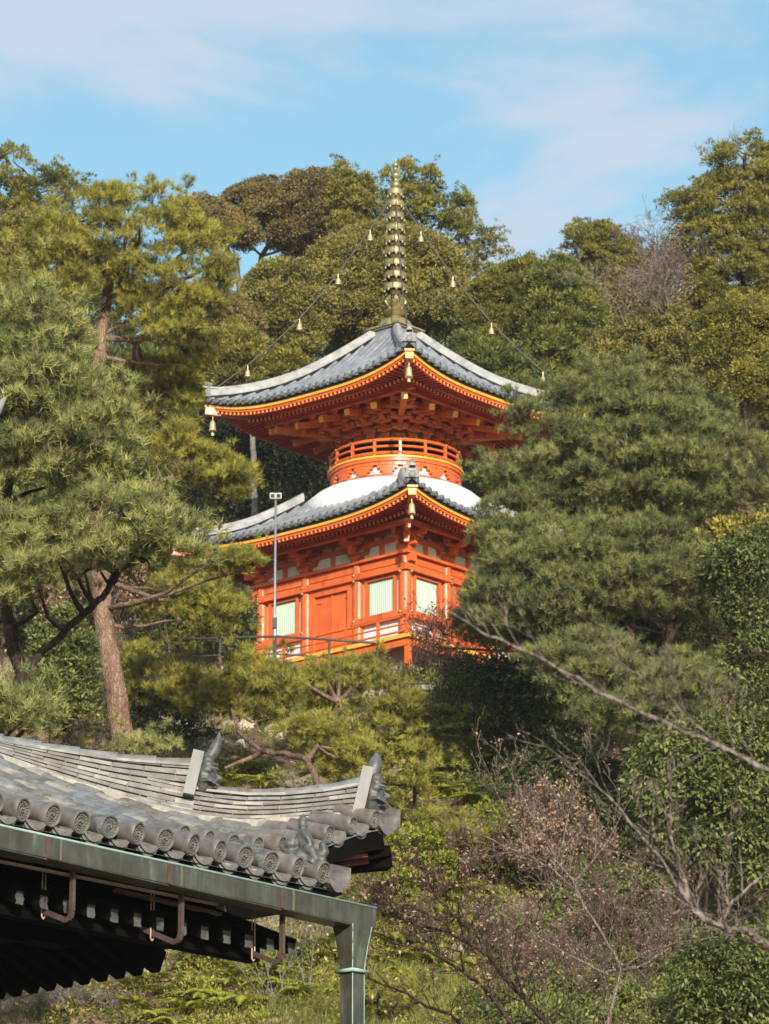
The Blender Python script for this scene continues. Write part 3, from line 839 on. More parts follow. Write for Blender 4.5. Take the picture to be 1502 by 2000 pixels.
# ---- gutter
def gz(a): return 6.535-.011*(a+1.2)
mb=MB(); ga0,ga1=-4.6,.285; b0,b1=-.20,-.055
H=.128
segs=[-4.6,-3.55,-2.50,-1.52,-.56,.285]
for s0,s1 in zip(segs[:-1],segs[1:]):
    for (bb,th) in ((b0,.004),(b1,.004)):
        mb.beam((s0,bb,gz(s0)-H/2),(s1,bb,gz(s1)-H/2),.006,H)
    mb.beam((s0,(b0+b1)/2,gz(s0)-H),(s1,(b0+b1)/2,gz(s1)-H-.008),b1-b0,.006)
mb.beam((ga1,b0,gz(ga1)-H/2),(ga1,b1,gz(ga1)-H/2),.006,H)
mb.beam((ga0,b1-.0,gz(ga0)),(ga1,b1,gz(ga1)),.02,.012)
gut=mb.build('gutter',M['copper'],hall)
mb=MB(); mb.tube([(ga0,b0-.002,gz(ga0)+.002),(ga1+.003,b0-.002,gz(ga1)+.002)],.008,8); mb.tube([(ga1+.003,b0,gz(ga1)+.002),(ga1+.003,b1,gz(ga1)+.002)],.008,8); mb.build('rolled_rim',M['patina'],gut,smooth=True)
for s in segs[1:-1]:
    m=MB(); m.beam((s,b0-.005,gz(s)-.005),(s,b0-.005,gz(s)-H),.030,.004,up=(0,-1,0)); m.build('soldered_joint',M['rust'],gut)
    m=MB(); m.beam((s+.10,b0-.0045,gz(s)-.005),(s+.10,b0-.0045,gz(s)-H),.014,.003,up=(0,-1,0)); m.build('rust_streak',mat('tan_streak',[(.12,.085,.05),(.13,.13,.09)],20,.7),gut)
# brackets
for s in (-3.15,-2.16,-1.27,-.40,.20-.0):
    if s>.1: break
    m=MB(); r=.012
    zt=gz(s)-H+.01; zb=zt-.30
    pts=[(s,-.05,zt),(s,-.05,zb+.05),(s,-.035,zb+.012),(s,.0,zb),(s,.18,zb+.075),(s,.36,zb+.155)]
    for i in range(len(pts)-1): m.beam(pts[i],pts[i+1],.022,.030,up=(1,0,0) if i>9 else (0,0,1) if abs(pts[i][2]-pts[i+1][2])<abs(pts[i][1]-pts[i+1][1]) else (0,1,0))
    bo=m.build('gutter_bracket',mat('brown_iron',[(.055,.036,.028),(.10,.066,.052)],12,.6),hall)
    m=MB()
    for d in (-.012,.012): m.tube([(s+d,.20,zb+.33),(s+d,.20,zb+.05)],.0045,6)
    m.tube([(s-.012,.20,zb+.05),(s,.20,zb+.035),(s+.012,.20,zb+.05)],.005,6)
    m.build('hanger_rod',M['fascia'],bo)
# ---- downpipe
mb=MB(); pc=(.150,-.125)
zt=gz(.1)-H
prof=[(zt+.0,.086),(zt-.05,.080),(zt-.12,.069),(zt-.22,.058),(zt-.29,.053),(0.35,.051)]
lv=[]
for z,w in prof:
    lv.append([(pc[0]-w,pc[1]-w,z),(pc[0]+w,pc[1]-w,z),(pc[0]+w,pc[1]+w,z),(pc[0]-w,pc[1]+w,z)])
for l in lv: mb.v+=l
for i in range(len(lv)-1):
    for k in range(4):
        q=4*i+k; q2=4*i+(k+1)%4; mb.f.append((q2,q,q+4,q2+4)); mb.m.append(0)
dp=mb.build('downpipe',M['copper'],hall)
mb=MB(); zr_=zt-.285; w=.070
c4=[(pc[0]-w,pc[1]-w,zr_),(pc[0]+w,pc[1]-w,zr_),(pc[0]+w,pc[1]+w,zr_),(pc[0]-w,pc[1]+w,zr_)]
for i in range(4): mb.tube([c4[i],c4[(i+1)%4]],.012,8)
mb.build('pipe_band',M['patina'],dp,smooth=True)
mb=MB()
for i in range(len(prof)-1):
    mb.tube([(pc[0]-prof[i][1],pc[1]-prof[i][1],prof[i][0]),(pc[0]-prof[i+1][1],pc[1]-prof[i+1][1],prof[i+1][0])],.0035,5)
    mb.tube([(pc[0]+prof[i][1],pc[1]-prof[i][1],prof[i][0]),(pc[0]+prof[i+1][1],pc[1]-prof[i+1][1],prof[i+1][0])],.003,5)
mb.build('pipe_edge',M['patina'],dp,smooth=True)
# ---- hip ridges in two tiers
def hp(t,off=0.,z=0.): # point on hip at parameter t, offset across
    return Vector((AC-t+off*.7071,B0+t+off*.7071,z))
T2=[(.15,7.975),(.21,7.954),(.33,7.918),(.47,7.892),(.66,7.873),(.87,7.885),(1.08,7.935),(1.3,8.0)]
T1=[(.98,8.082),(1.10,8.088),(1.43,8.124),(1.73,8.187),(1.98,8.249),(2.4,8.37),(3.2,8.68)]
def interp(T,t): return float(np.interp(t,[q[0] for q in T],[q[1] for q in T]))
def ridge(T,t0,t1,nl,name,zbf):
    mb=MB(); step=.155
    zlo=lambda t: zbf(t)
    core=[]
    for j in range(13):
        t=lerp(t0,t1,j/12); core.append(t)
    for j in range(12):
        ta,tb=core[j],core[j+1]
        za,zb_=interp(T,ta)-.085,interp(T,tb)-.085; la,lb=hz(AC-ta,B0+ta)-.06,hz(AC-tb,B0+tb)-.06
        mb.beam(hp(ta,0,(za+la)/2),hp(tb,0,(zb_+lb)/2),.125,za-la,1,h2=zb_-lb)
    for l in range(nl):
        t=t0+.005-(.07 if l%2 else 0)
        while t<t1:
            L=step*random.uniform(.95,1.1); a,b=max(t,t0+.0),min(t+L-.004,t1)
            if b>a+.02:
                def zz(q): 
                    top=interp(T,q)-.045; bot=hz(AC-q,B0+q)+.015
                    return top-(top-bot)*(l+.35)/nl
                mi=random.choices((0,1,2,3,4),(4,6,2,.7,2))[0]+2
                wdt=.165+.006*((l*7)%3)+random.uniform(-.004,.004); jz=random.uniform(-.002,.002)
                h=max(.012,(interp(T,a)-.045-hz(AC-a,B0+a)-.015)/nl*.66)
                mb.beam(hp(a,0,zz(a)+jz),hp(b,0,zz(b)+jz),wdt,h,mi)
            t+=L
    t=t0-.0
    while t<t1:
        L=.19; b=min(t+L,t1)
        mb.tube([hp(t,0,interp(T,t)-.052+.004),hp((t+b)/2,0,interp(T,(t+b)/2)-.052),hp(b+.008,0,interp(T,b)-.052-.003)],[.058,.056,.053],8,random.choice((2,3,3,5)),half=True)
        mb.beam(hp(t,0,interp(T,t)-.058),hp(b,0,interp(T,b)-.058),.185,.018,random.choice((3,4)))
        t+=L
    o=mb.build(name,[M['tile'],M['core']]+TL,hall,smooth=True,angle=35)
    return o
r2=ridge(T2,.19,1.25,6,'hip_ridge',None)
r1=ridge(T1,1.02,3.2,7,'hip_ridge',None)
# base mortar along the ridge foot
mb=MB()
tt=.2
while tt<3.1:
    a,b=tt,tt+.1
    mb.beam(hp(a,-.10,hz(AC-a-.07,B0+a-.07)+.028+random.uniform(-.006,.006)),hp(b,-.10,hz(AC-b-.07,B0+b-.07)+.028+random.uniform(-.006,.006)),.05,.05)
    tt+=.1
mb.build('mortar_bed',M['mortar'],hall)
# ---- ridge-end ornaments: board, demon mask, horn
def blob(name,parts,material,parent,vox=.008,loc=(0,0,0),rot=(0,0,0)):
    m=MB()
    for p in parts:
        if p[0]=='s': m.sphere(p[1],p[2],8,sc=p[3] if len(p)>3 else (1,1,1))
        elif p[0]=='t': m.tube(p[1],p[2],10)
        elif p[0]=='b': m.box(p[1],p[2],*(p[3:] or ()))
    o=m.build(name,material,parent,loc=loc); o.rotation_euler=rot
    r=o.modifiers.new('remesh','REMESH'); r.mode='VOXEL'; r.voxel_size=vox; r.use_smooth_shade=True
    s=o.modifiers.new('smooth','SMOOTH'); s.iterations=2; s.factor=.5
    return o
def ornament(t,zb,zt_,tilt,big):
    # local frame: x = outwards along the hip (towards the corner), y across, z up
    base=hp(t,0,0); o=MB(); Hh=zt_-zb
    ang=math.atan2(-1,1)
    Rz=Matrix.Rotation(ang,3,'Z')
    def W(x,y,z): 
        v=Rz@Vector((x,y,0)); return Vector((base.x+v.x,base.y+v.y,zb+z))
    lean=tilt*Hh
    m=MB(); m.beam(W(0,0,0),W(lean,0,Hh),.36,.078,up=(Rz@Vector((1,0,0))))
    bo=m.build('ridge_end_board',M['board'],hall)
    # demon mask relief
    parts=[('s',(.02,0,-.01),.125,(.52,1.15,1.3)),('s',(.05,0,-.055),.05,(1.2,1.6,.7)),('s',(.085,0,.005),.030,(1.1,1.0,.9)),
           ('s',(.05,.055,.05),.028),('s',(.05,-.055,.05),.028),('s',(.065,.055,.05),.014),('s',(.065,-.055,.05),.014),
           ('s',(.055,.06,.085),.026,(1,1.8,.7)),('s',(.055,-.06,.085),.026,(1,1.8,.7)),('s',(.075,0,-.085),.03,(1.1,1.9,.6)),('s',(.07,0,-.125),.035,(1,1.5,.9)),
           ('s',(.03,0,-.16),.045,(.9,1.2,.8))]
    for j in range(9):
        an=math.pi*(j/8); parts.append(('s',(.03,.125*math.cos(an),.03+.11*math.sin(an)),.026,(1.1,1,1)))
    for sg in (-1,1):
        parts+= [('t',[(.04,sg*.10,-.02),(.08,sg*.12,-.05),(.09,sg*.10,-.09),(.06,sg*.085,-.09)],[.02,.018,.014,.008]),
                 ('t',[(.06,sg*.03,-.075),(.10,sg*.035,-.07),(.11,sg*.035,-.05)],[.010,.008,.003]),
                 ('t',[(.0,sg*.12,.02),(.05,sg*.14,.05),(.10,sg*.13,.04)],[.016,.013,.004]),('t',[(.0,sg*.12,-.06),(.05,sg*.15,-.05),(.10,sg*.14,-.08)],[.016,.013,.004])]
    msk=blob('demon_mask',parts,M['oni'],hall,.0065)
    msk.location=W(.050+lean*.5,0,Hh*.52); msk.rotation_euler=(0,-math.atan(tilt)*-.6,ang); msk.scale=(1.3,1,.95)
    # horn-shaped round tile sweeping up and outwards
    h=MB(); K=9; pts=[];rad=[]
    ex,ez=(.135,.185) if big else (.060,.165)
    for j in range(K+1):
        q=j/K; pts.append(W(lean+.005+ex*math.sin(q*1.5), 0, Hh-.055+ez*(1-math.cos(q*1.5))+.055*q))
        r=(.044 if big else .056)*(1-.10*q); rad.append(r if q<.6 else max(.004,r*(1-((q-.6)/.4)**2.0)))
    h.tube(pts,rad,14); h.build('horn_tile',M['oni'],hall,smooth=True,angle=60)
ornament(1.045,7.80,8.11,.22,True)
ornament(.215,7.665,8.005,.22,False)
# ---- rider on a beast, standing on the lower roof corner
st=[]
S=lambda x,y,z,r,sc=(1,1,1): st.append(('s',(x,y,z),r*1.08,sc)); T=lambda p,r: st.append(('t',p,[q*1.3 for q in r]))
# frame: x = image right, y = away, z up ; beast faces left
S(-.005,0,.045,.055,(1.35,.95,.9)); S(.05,0,.05,.045,(1.1,1,1)); S(-.06,0,.055,.045,(.9,.9,1.1))
S(-.065,-.01,.115,.036,(1.25,1,.85)); S(-.10,-.012,.105,.022,(1.3,1,.7)); S(-.095,-.012,.085,.018,(1.4,.9,.5)); S(-.05,-.03,.135,.012); S(-.045,.02,.14,.013); S(-.08,-.035,.125,.008)
T([(-.06,-.02,.05),(-.085,-.03,.02),(-.095,-.035,.0)],[.024,.018,.02]); T([(.04,-.02,.05),(.065,-.04,.02),(.045,-.045,.0)],[.03,.02,.02])
T([(.09,0,.04),(.115,.0,.075),(.105,.0,.12),(.12,0,.145)],[.02,.022,.016,.005]); T([(.085,-.02,.03),(.12,-.03,.02)],[.02,.016])
T([(-.03,.02,.11),(-.015,.02,.135)],[.02,.012]); S(.0,0,-.015,.05,(2.0,1.2,.35))
# rider
T([(.02,0,.08),(.01,0,.13),(.0,0,.175),(.0,0,.195)],[.034,.038,.032,.018]); S(-.002,0,.222,.025,(.95,.95,1.2)); S(.0,0,.252,.022,(1.1,1.1,.8)); S(.003,0,.275,.009); S(.022,-.004,.218,.007)
T([(.0,-.03,.18),(.03,-.045,.14),(.045,-.05,.105),(.02,-.05,.09)],[.016,.015,.012,.012]); T([(.0,.03,.18),(-.03,.035,.14),(-.045,.02,.12)],[.016,.014,.012])
T([(.02,-.03,.085),(.055,-.055,.07),(.07,-.05,.03),(.085,-.05,.02)],[.024,.020,.014,.012])
wp=hallM@Vector((-.045,.12,hz(-.03,.12)+.085))
sto=blob('roof_statue',st,M['oni'],None,.006,loc=wp,rot=(0,0,R(-4))); sto.scale=(HS*1.18,)*3
tag(sto,'small dark clay statue of a rider on a beast perched on the lower temple eave','statue')
# ---- tip of another roof at the left edge of the view
m=MB(); P=at(-14,805,45.)
ro=empty('roof_finial',(P.x,P.y,P.z-.3),R(10),'grey roof tip of a neighbouring hall poking in beside the left pine','roof end')
m=MB(); m.tube([(-.25,0,.2),(-.08,0,.25),(.05,0,.33),(.135,0,.48)],[.10,.09,.065,.02],10); m.build('finial',M['board'],ro,smooth=True)
m=MB(); m.beam((-2.2,0,-.05),(-.02,0,.12),.30,.25); m.build('ridge',M['tile'],ro)
m=MB(); m.box((-2.2,0,(-P.z)/2-.1),(.4,.4,P.z-.2)); m.build('wall',M['oldwood'],ro)
# ================================================================== TERRAIN
def axis(segs):
    out=[]
    for a,b,st in segs:
        n=max(1,int(round((b-a)/st))); out+= [a+(b-a)*i/n for i in range(n)]
    out.append(segs[-1][1]); return out
gx=axis([(-2600,-200,400),(-200,-40,20),(-40,-14,2),(-14,14,.35),(14,40,2),(40,200,20),(200,2600,400)])
gy=axis([(-400,40,40),(40,56,2),(56,112,.35),(112,200,1.2),(200,420,20),(420,3000,300)])
V=[(x,y,hgt(x,y)+(.10*random.uniform(-1,1) if abs(x)<14 and 56<y<99 else 0)) for y in gy for x in gx]
nx=len(gx); F=[(j*nx+i,j*nx+i+1,(j+1)*nx+i+1,(j+1)*nx+i) for j in range(len(gy)-1) for i in range(nx-1)]
def ground_mat():
    m,nt,bs=new_mat('hillside_soil'); L=nt.links.new
    f=noise(nt,.9,8,.65); litter=ramp(nt,[(.32,(.055,.038,.025)),(.46,(.16,.10,.065)),(.58,(.26,.17,.11)),(.7,(.34,.25,.17))],noise(nt,7,8,.75))
    rock=ramp(nt,[(.3,(.20,.15,.10)),(.5,(.38,.31,.21)),(.7,(.52,.45,.33))],noise(nt,2.3,9,.7,dist=.6))
    moss=ramp(nt,[(.3,(.03,.04,.012)),(.6,(.10,.115,.03))],noise(nt,5,8,.7))
    k1=ramp(nt,[(.52,(0,0,0)),(.62,(1,1,1))],noise(nt,.33,4,.5)); k2=ramp(nt,[(.46,(0,0,0)),(.58,(1,1,1))],f)
    a=nt.nodes.new('ShaderNodeMixRGB'); L(k2,a.inputs[0]); L(litter,a.inputs[1]); L(moss,a.inputs[2])
    b=nt.nodes.new('ShaderNodeMixRGB'); L(k1,b.inputs[0]); L(a.outputs[0],b.inputs[1]); L(rock,b.inputs[2])
    L(b.outputs[0],bs.inputs['Base Color']); bs.inputs['Roughness'].default_value=.95; bs.inputs['Specular IOR Level'].default_value=.15
    bump(nt,bs,noise(nt,3,9,.75),.9,.12); return m
M['soil']=ground_mat()
mb=MB(); mb.v=V; mb.f=F; mb.m=[0]*len(F)
tag(mb.build('hillside',M['soil'],None,smooth=True),kind='structure')
# rock outcrops on the slope
def rock(px,py,rpx,label,Y=None,seed=0,col=None):
    g=ground_at(px,py); 
    if g is None: return
    rr=random.Random(seed); r=rpx*mpp(g.y); m=MB(); m.sphere((0,0,0),1,14)
    vs=[]
    for v in m.v:
        v=Vector(v); k=1+.22*math.sin(v.x*5+seed)+.18*math.sin(v.y*7+v.z*4+seed*2)+.10*math.sin(v.z*11+v.x*9)+rr.uniform(-.05,.05)
        vs.append((v.x*k*r,v.y*k*r*.6,v.z*k*r*.75))
    m.v=vs; o=m.build('rock',M['rockface'],None,smooth=True,loc=(g.x,g.y+.1,g.z),angle=35); tag(o,label,'rock','rock outcrops on the slope'); return o
M['rockface']=mat('beige_rock',[(.20,.15,.10),(.40,.32,.22),(.55,.48,.36)],2.2,.95,0,1.,.08,detail=10)
for i,(x,y,r,l) in enumerate(((470,1425,34,'beige rock face beside the horned ridge end'),(545,1440,30,'beige rock right of the rock face by the horned ridge end'),(740,1365,26,'pinkish rock patch just below the pagoda veranda'),
    (240,1890,26,'cream boulder below the dark temple rafters'),(287,1905,18,'small pale boulder beside the cream boulder below the rafters'),(450,1470,26,'beige rock low behind the upper horned ridge end'),(700,1420,24,'grey-beige rock under the low pine in front of the pagoda'))):
    rock(x,y,r,l,seed=i*3+1)
# ================================================================== VEGETATION
def unit(v): return v/np.maximum(1e-9,np.linalg.norm(v,axis=1,keepdims=True))
def rsph(n): return unit(RNG.normal(size=(n,3)))
def diamonds(P,A,N,L,W):
    """leaf quads: base P, axis A, plane normal N, length L, width W"""
    S=unit(np.cross(A,N)); n=len(P); V=np.empty((n,4,3))
    V[:,0]=P; V[:,1]=P+A*(L*.45)[:,None]+S*(W*.5)[:,None]; V[:,2]=P+A*L[:,None]; V[:,3]=P+A*(L*.45)[:,None]-S*(W*.5)[:,None]
    return V.reshape(-1,3)
def needle_tufts(P,D,nn,L,W):
    """P tuft roots, D axis"""
    n=len(P); P=np.repeat(P,nn,0); D=np.repeat(D,nn,0); m=len(P)
    A=unit(D*RNG.uniform(.25,1.5,(m,1))+rsph(m)*.95)
    L=L*RNG.uniform(.7,1.15,m); S=unit(np.cross(A,rsph(m)))*(W*.5)
    P=P+D*RNG.uniform(-.5,.5,(m,1))*L[:,None]*.6
    V=np.empty((m,3,3)); V[:,0]=P+S; V[:,1]=P-S; V[:,2]=P+A*L[:,None]; 
    V[:,2,2]-=.0
    return V.reshape(-1,3)
KIND={ # lo: lowest shell direction, flat: vertical squash
 'pine':dict(lo=-.25,flat=.6,per=36,L=.165,W=.0125,nn=19),
 'conifer':dict(lo=-.2,flat=.78,per=270,L=.16,W=.040,droop=.05,out=.9,rnd=.9),
 'broad':dict(lo=-.25,flat=.75,per=260,L=.11,W=.052,droop=.0,out=.7,rnd=.9),
 'glossy':dict(lo=-.5,flat=.8,per=95,L=.125,W=.050,droop=-.55,out=.8,rnd=.8),
 'sparse':dict(lo=-1,flat=.9,per=26,L=.09,W=.05,droop=-.2,out=.4,rnd=1.2),
}
def crown_mesh(name,kind,C,Rad,mat_,parent,dens=1.,leaf=1.,tint=(.5,.22),tlo=0.):
    k=KIND[kind]; C=np.array(C); Rad=np.array(Rad)
    area=Rad**2*12.57*.7
    cnt=np.maximum(3,(area*k['per']*dens).astype(int)); idx=np.repeat(np.arange(len(C)),cnt); n=len(idx)
    d=rsph(n); bad=d[:,2]<k['lo']; d[bad,2]*=-1; 
    sh=RNG.uniform(.45,1.0,n)**.6*(1+.18*np.sin(d[:,0]*5+idx)+.14*np.sin(d[:,1]*6+idx*2.3))
    r=Rad[idx][:,None]*np.array([1,1,k['flat']])
    P=C[idx]+d*r*sh[:,None]
    nrm=unit(d/np.array([1,1,k['flat']]))
    ct=RNG.normal(tint[0],tint[1],len(C))
    if kind=='pine':
        ct=ct*.8+.22
        D=unit(nrm*.8+np.array([0,0,.75])+rsph(n)*.4); L=k['L']*leaf
        V=needle_tufts(P,D,k['nn'],L,k['W']*(.6+.4*leaf)); t=np.repeat(ct[idx]+RNG.normal(0,.24,n),k['nn'])+RNG.normal(0,.10,n*k['nn'])
        return np_mesh(name,V,3,mat_,np.clip(t,0,1),parent)
    A=unit(nrm*k['out']+np.array([0,0,k['droop']])+rsph(n)*k['rnd']*.7)
    N=unit(nrm+rsph(n)*k['rnd']*.6+np.array([0,0,.25]))
    s=RNG.uniform(.6,1.25,n)*leaf
    V=diamonds(P,A,N,k['L']*s,k['W']*s)
    return np_mesh(name,V,4,mat_,np.clip(ct[idx]+RNG.normal(0,.2,n),0,1),parent)
def inpoly(x,y,poly):
    c=False; n=len(poly); j=n-1
    for i in range(n):
        xi,yi=poly[i]; xj,yj=poly[j]
        if ((yi>y)!=(yj>y)) and (x<(xj-xi)*(y-yi)/(yj-yi)+xi): c=not c
        j=i
    return c
def edist(x,y,poly):
    b=1e9
    for i in range(len(poly)):
        x0,y0=poly[i-1]; x1,y1=poly[i]; dx,dy=x1-x0,y1-y0; t=max(0,min(1,((x-x0)*dx+(y-y0)*dy)/(dx*dx+dy*dy+1e-9)))
        b=min(b,math.hypot(x-x0-t*dx,y-y0-t*dy))
    return b
def fill(poly,Y,dr,r,n,rng,edge=.75,flat=1.):
    """clump centres and radii filling the outline, with real depth dr (metres)"""
    xs=[p[0] for p in poly]; ys=[p[1] for p in poly]; mx=max(edist(rng.uniform(min(xs),max(xs)),rng.uniform(min(ys),max(ys)),poly) for _ in range(40))
    m=mpp(Y); out=[];rad=[]; tries=0
    dmax=max(20.,min(max(xs)-min(xs),max(ys)-min(ys))*.42)
    while len(out)<n and tries<n*40:
        tries+=1
        x,y=rng.uniform(min(xs),max(xs)),rng.uniform(min(ys),max(ys))
        if not inpoly(x,y,poly): continue
        rr=rng.uniform(*r); d=edist(x,y,poly); rp=rr/m
        if d<rp*edge:
            rr=max(r[0]*.55,d*m/edge*.9); 
            if d<rr/m*edge*.8: continue
        h=math.sqrt(max(0.,1-(1-min(1,d/dmax))**2))*dr
        off=rng.uniform(-1,.7)*h
        if rng.random()<.4: off=-h*rng.uniform(.7,1)
        out.append(tuple(at(x,y,Y+off))); rad.append(rr)
    return out,rad
def ptube(mb,path,Y,r0,r1,n=8,wob=.0,rng=None,dy=None,mi=0):
    pts=[at(p[0],p[1],(p[2] if len(p)>2 else Y)) for p in path]
    fin=[]; 
    for i in range(len(pts)-1):
        for j in range(4):
            t=j/4; p=pts[i].lerp(pts[i+1],t)
            if rng and wob: p=p+Vector((rng.uniform(-wob,wob),rng.uniform(-wob,wob),rng.uniform(-wob,wob)))
            fin.append(p)
    fin.append(pts[-1]); m=len(fin)
    mb.tube(fin,[r0+(r1-r0)*i/(m-1) for i in range(m)],n,mi)
    return fin
def twigs(mb,p,d,L,r,depth,rng,spread=.6,up=.15,n=3,seg=3,wig=.12,rmin=.004,pts_out=None):
    pts=[p]; dd=d.copy()
    for i in range(seg):
        dd=(dd+Vector((rng.gauss(0,wig),rng.gauss(0,wig),rng.gauss(0,wig)+up*.2))).normalized(); pts.append(pts[-1]+dd*L/seg)
    k=3 if r<.012 else 5
    mb.tube(pts,[max(rmin,r*(1-.5*i/seg)) for i in range(seg+1)],k,cap=False)
    if pts_out is not None and depth<=1: pts_out.append(tuple(pts[-1]))
    if depth<=0: return
    for j in range(n):
        i=rng.randint(1,seg); q=pts[i]
        ax=Vector((rng.gauss(0,1),rng.gauss(0,1),rng.gauss(0,1))); ax=(ax-dd*ax.dot(dd)); ax.normalize()
        nd=(dd+ax*spread*rng.uniform(.5,1.3)+Vector((0,0,up))).normalized()
        twigs(mb,q,nd,L*rng.uniform(.5,.78),r*.55,depth-1,rng,spread,up,n,seg,wig,rmin,pts_out)
def bark(name,cols,scale=6,vs=(1,1,.35)):
    m,nt,bs=new_mat(name); L=nt.links.new; v=scaled(nt,*vs)
    f=noise(nt,scale*.6,9,.7,v); c=ramp(nt,[(.3,cols[0]),(.5,cols[1]),(.68,cols[2])],f)
    vo=nt.nodes.new('ShaderNodeTexVoronoi'); vo.feature='DISTANCE_TO_EDGE'; vo.inputs['Scale'].default_value=scale*2.6
    nz=nt.nodes.new('ShaderNodeTexNoise'); nz.inputs['Scale'].default_value=scale*1.2; nz.inputs['Detail'].default_value=4; L(v,nz.inputs['Vector']); ad=nt.nodes.new('ShaderNodeMixRGB'); ad.blend_type='ADD'; ad.inputs[0].default_value=.25; L(v,ad.inputs[1]); L(nz.outputs['Color'],ad.inputs[2]); L(ad.outputs[0],vo.inputs['Vector'])
    cr=ramp(nt,[(.0,(.42,.38,.36)),(.14,(1,1,1))],vo.outputs['Distance'])
    mx=nt.nodes.new('ShaderNodeMixRGB'); mx.blend_type='MULTIPLY'; mx.inputs[0].default_value=1; L(c,mx.inputs[1]); L(cr,mx.inputs[2])
    L(mx.outputs[0],bs.inputs['Base Color']); bs.inputs['Roughness'].default_value=.95; bs.inputs['Specular IOR Level'].default_value=.1
    bump(nt,bs,vo.outputs['Distance'],1.,.05); return m
M['bark_red']=bark('red_pine_bark',[(.10,.062,.045),(.25,.155,.11),(.36,.25,.19)])
M['bark_grey']=bark('grey_bark',[(.10,.08,.07),(.22,.18,.155),(.33,.28,.25)])
M['bark_dark']=bark('dark_bark',[(.025,.018,.014),(.06,.042,.034),(.10,.07,.055)])
M['bark_pale']=bark('pale_grey_bark',[(.16,.15,.135),(.30,.285,.26),(.42,.40,.37)],9,(1,1,1))
M['twig']=bark('brown_twig',[(.09,.06,.045),(.17,.12,.095),(.24,.18,.15)],9,(1,1,1))
LM={}
LM['pine_blue']=leaf_mat('pine_needles_bluish',[(0.16, 0.1, 0.05), (0.085, 0.101, 0.038), (0.177, 0.201, 0.068), (0.287, 0.298, 0.103), (0.422, 0.403, 0.146)],.25)
LM['pine_yel']=leaf_mat('pine_needles_yellowish',[(0.16, 0.1, 0.05), (0.088, 0.091, 0.02), (0.191, 0.193, 0.036), (0.302, 0.287, 0.05), (0.427, 0.374, 0.07)],.25)
LM['pine_dark']=leaf_mat('pine_needles_dark',[(0.16, 0.1, 0.05), (0.058, 0.075, 0.029), (0.122, 0.147, 0.05), (0.207, 0.221, 0.074), (0.307, 0.302, 0.103)],.25)
LM['hinoki']=leaf_mat('cypress_sprays',[(0.053, 0.06, 0.014), (0.128, 0.13, 0.025), (0.224, 0.207, 0.037), (0.342, 0.267, 0.05)],.22)
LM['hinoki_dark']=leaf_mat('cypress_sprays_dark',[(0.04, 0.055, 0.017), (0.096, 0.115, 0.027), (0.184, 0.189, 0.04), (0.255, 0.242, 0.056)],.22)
LM['olive']=leaf_mat('olive_leaves',[(0.073, 0.068, 0.021), (0.152, 0.137, 0.034), (0.224, 0.199, 0.048), (0.305, 0.254, 0.067)],.2)
LM['brown_olive']=leaf_mat('brown_olive_leaves',[(0.066, 0.052, 0.023), (0.139, 0.107, 0.04), (0.213, 0.162, 0.058), (0.303, 0.208, 0.077)],.2)
LM['yellow']=leaf_mat('yellowish_leaves',[(0.083, 0.081, 0.018), (0.166, 0.157, 0.032), (0.259, 0.227, 0.041), (0.435, 0.347, 0.059)],.28)
LM['glossy']=leaf_mat('glossy_leaves',[(.035,.046,.012),(.085,.105,.026),(.15,.17,.045),(.25,.26,.09)],.18,.55,.25)
LM['shade']=leaf_mat('dark_shaded_shrub_leaves',[(.022,.030,.010),(.052,.066,.020),(.095,.11,.032),(.16,.17,.045)],.2)  # dark evergreen tones, with the shadow on the bank put into the colour
LM['deep']=leaf_mat('deep_shade_leaves',[(.008,.010,.005),(.018,.022,.010),(.034,.040,.015),(.06,.065,.02)],.1)  # near-black greens: the deep shade behind the pagoda is put into the leaf colour
LM['fern']=leaf_mat('fern_fronds',[(0.136, 0.149, 0.022), (0.262, 0.289, 0.036), (0.389, 0.412, 0.052), (0.535, 0.535, 0.08)],.36)
LM['under']=leaf_mat('mixed_ground_leaves',[(0.067, 0.067, 0.018), (0.162, 0.157, 0.034), (0.275, 0.252, 0.055), (0.399, 0.323, 0.1)],.3)
LM['pinkish']=leaf_mat('pinkish_dead_leaves',[(.16,.085,.06),(.27,.16,.12),(.38,.25,.19),(.48,.34,.28)],.25,tcol=(1.1,1,.8))
LM['dry']=leaf_mat('dry_leaves',[(.13,.07,.04),(.26,.15,.09),(.40,.26,.17),(.52,.37,.26)],.25,tcol=(1.1,1,.8))
LM['red_dry']=leaf_mat('reddish_leaves',[(.11,.035,.025),(.20,.07,.045),(.28,.13,.08)],.25,tcol=(1.1,1,.8))
LM['grass']=leaf_mat('grass_blades',[(.09,.11,.022),(.17,.19,.04),(.28,.27,.07),(.36,.32,.14)],.3)
CS=.66
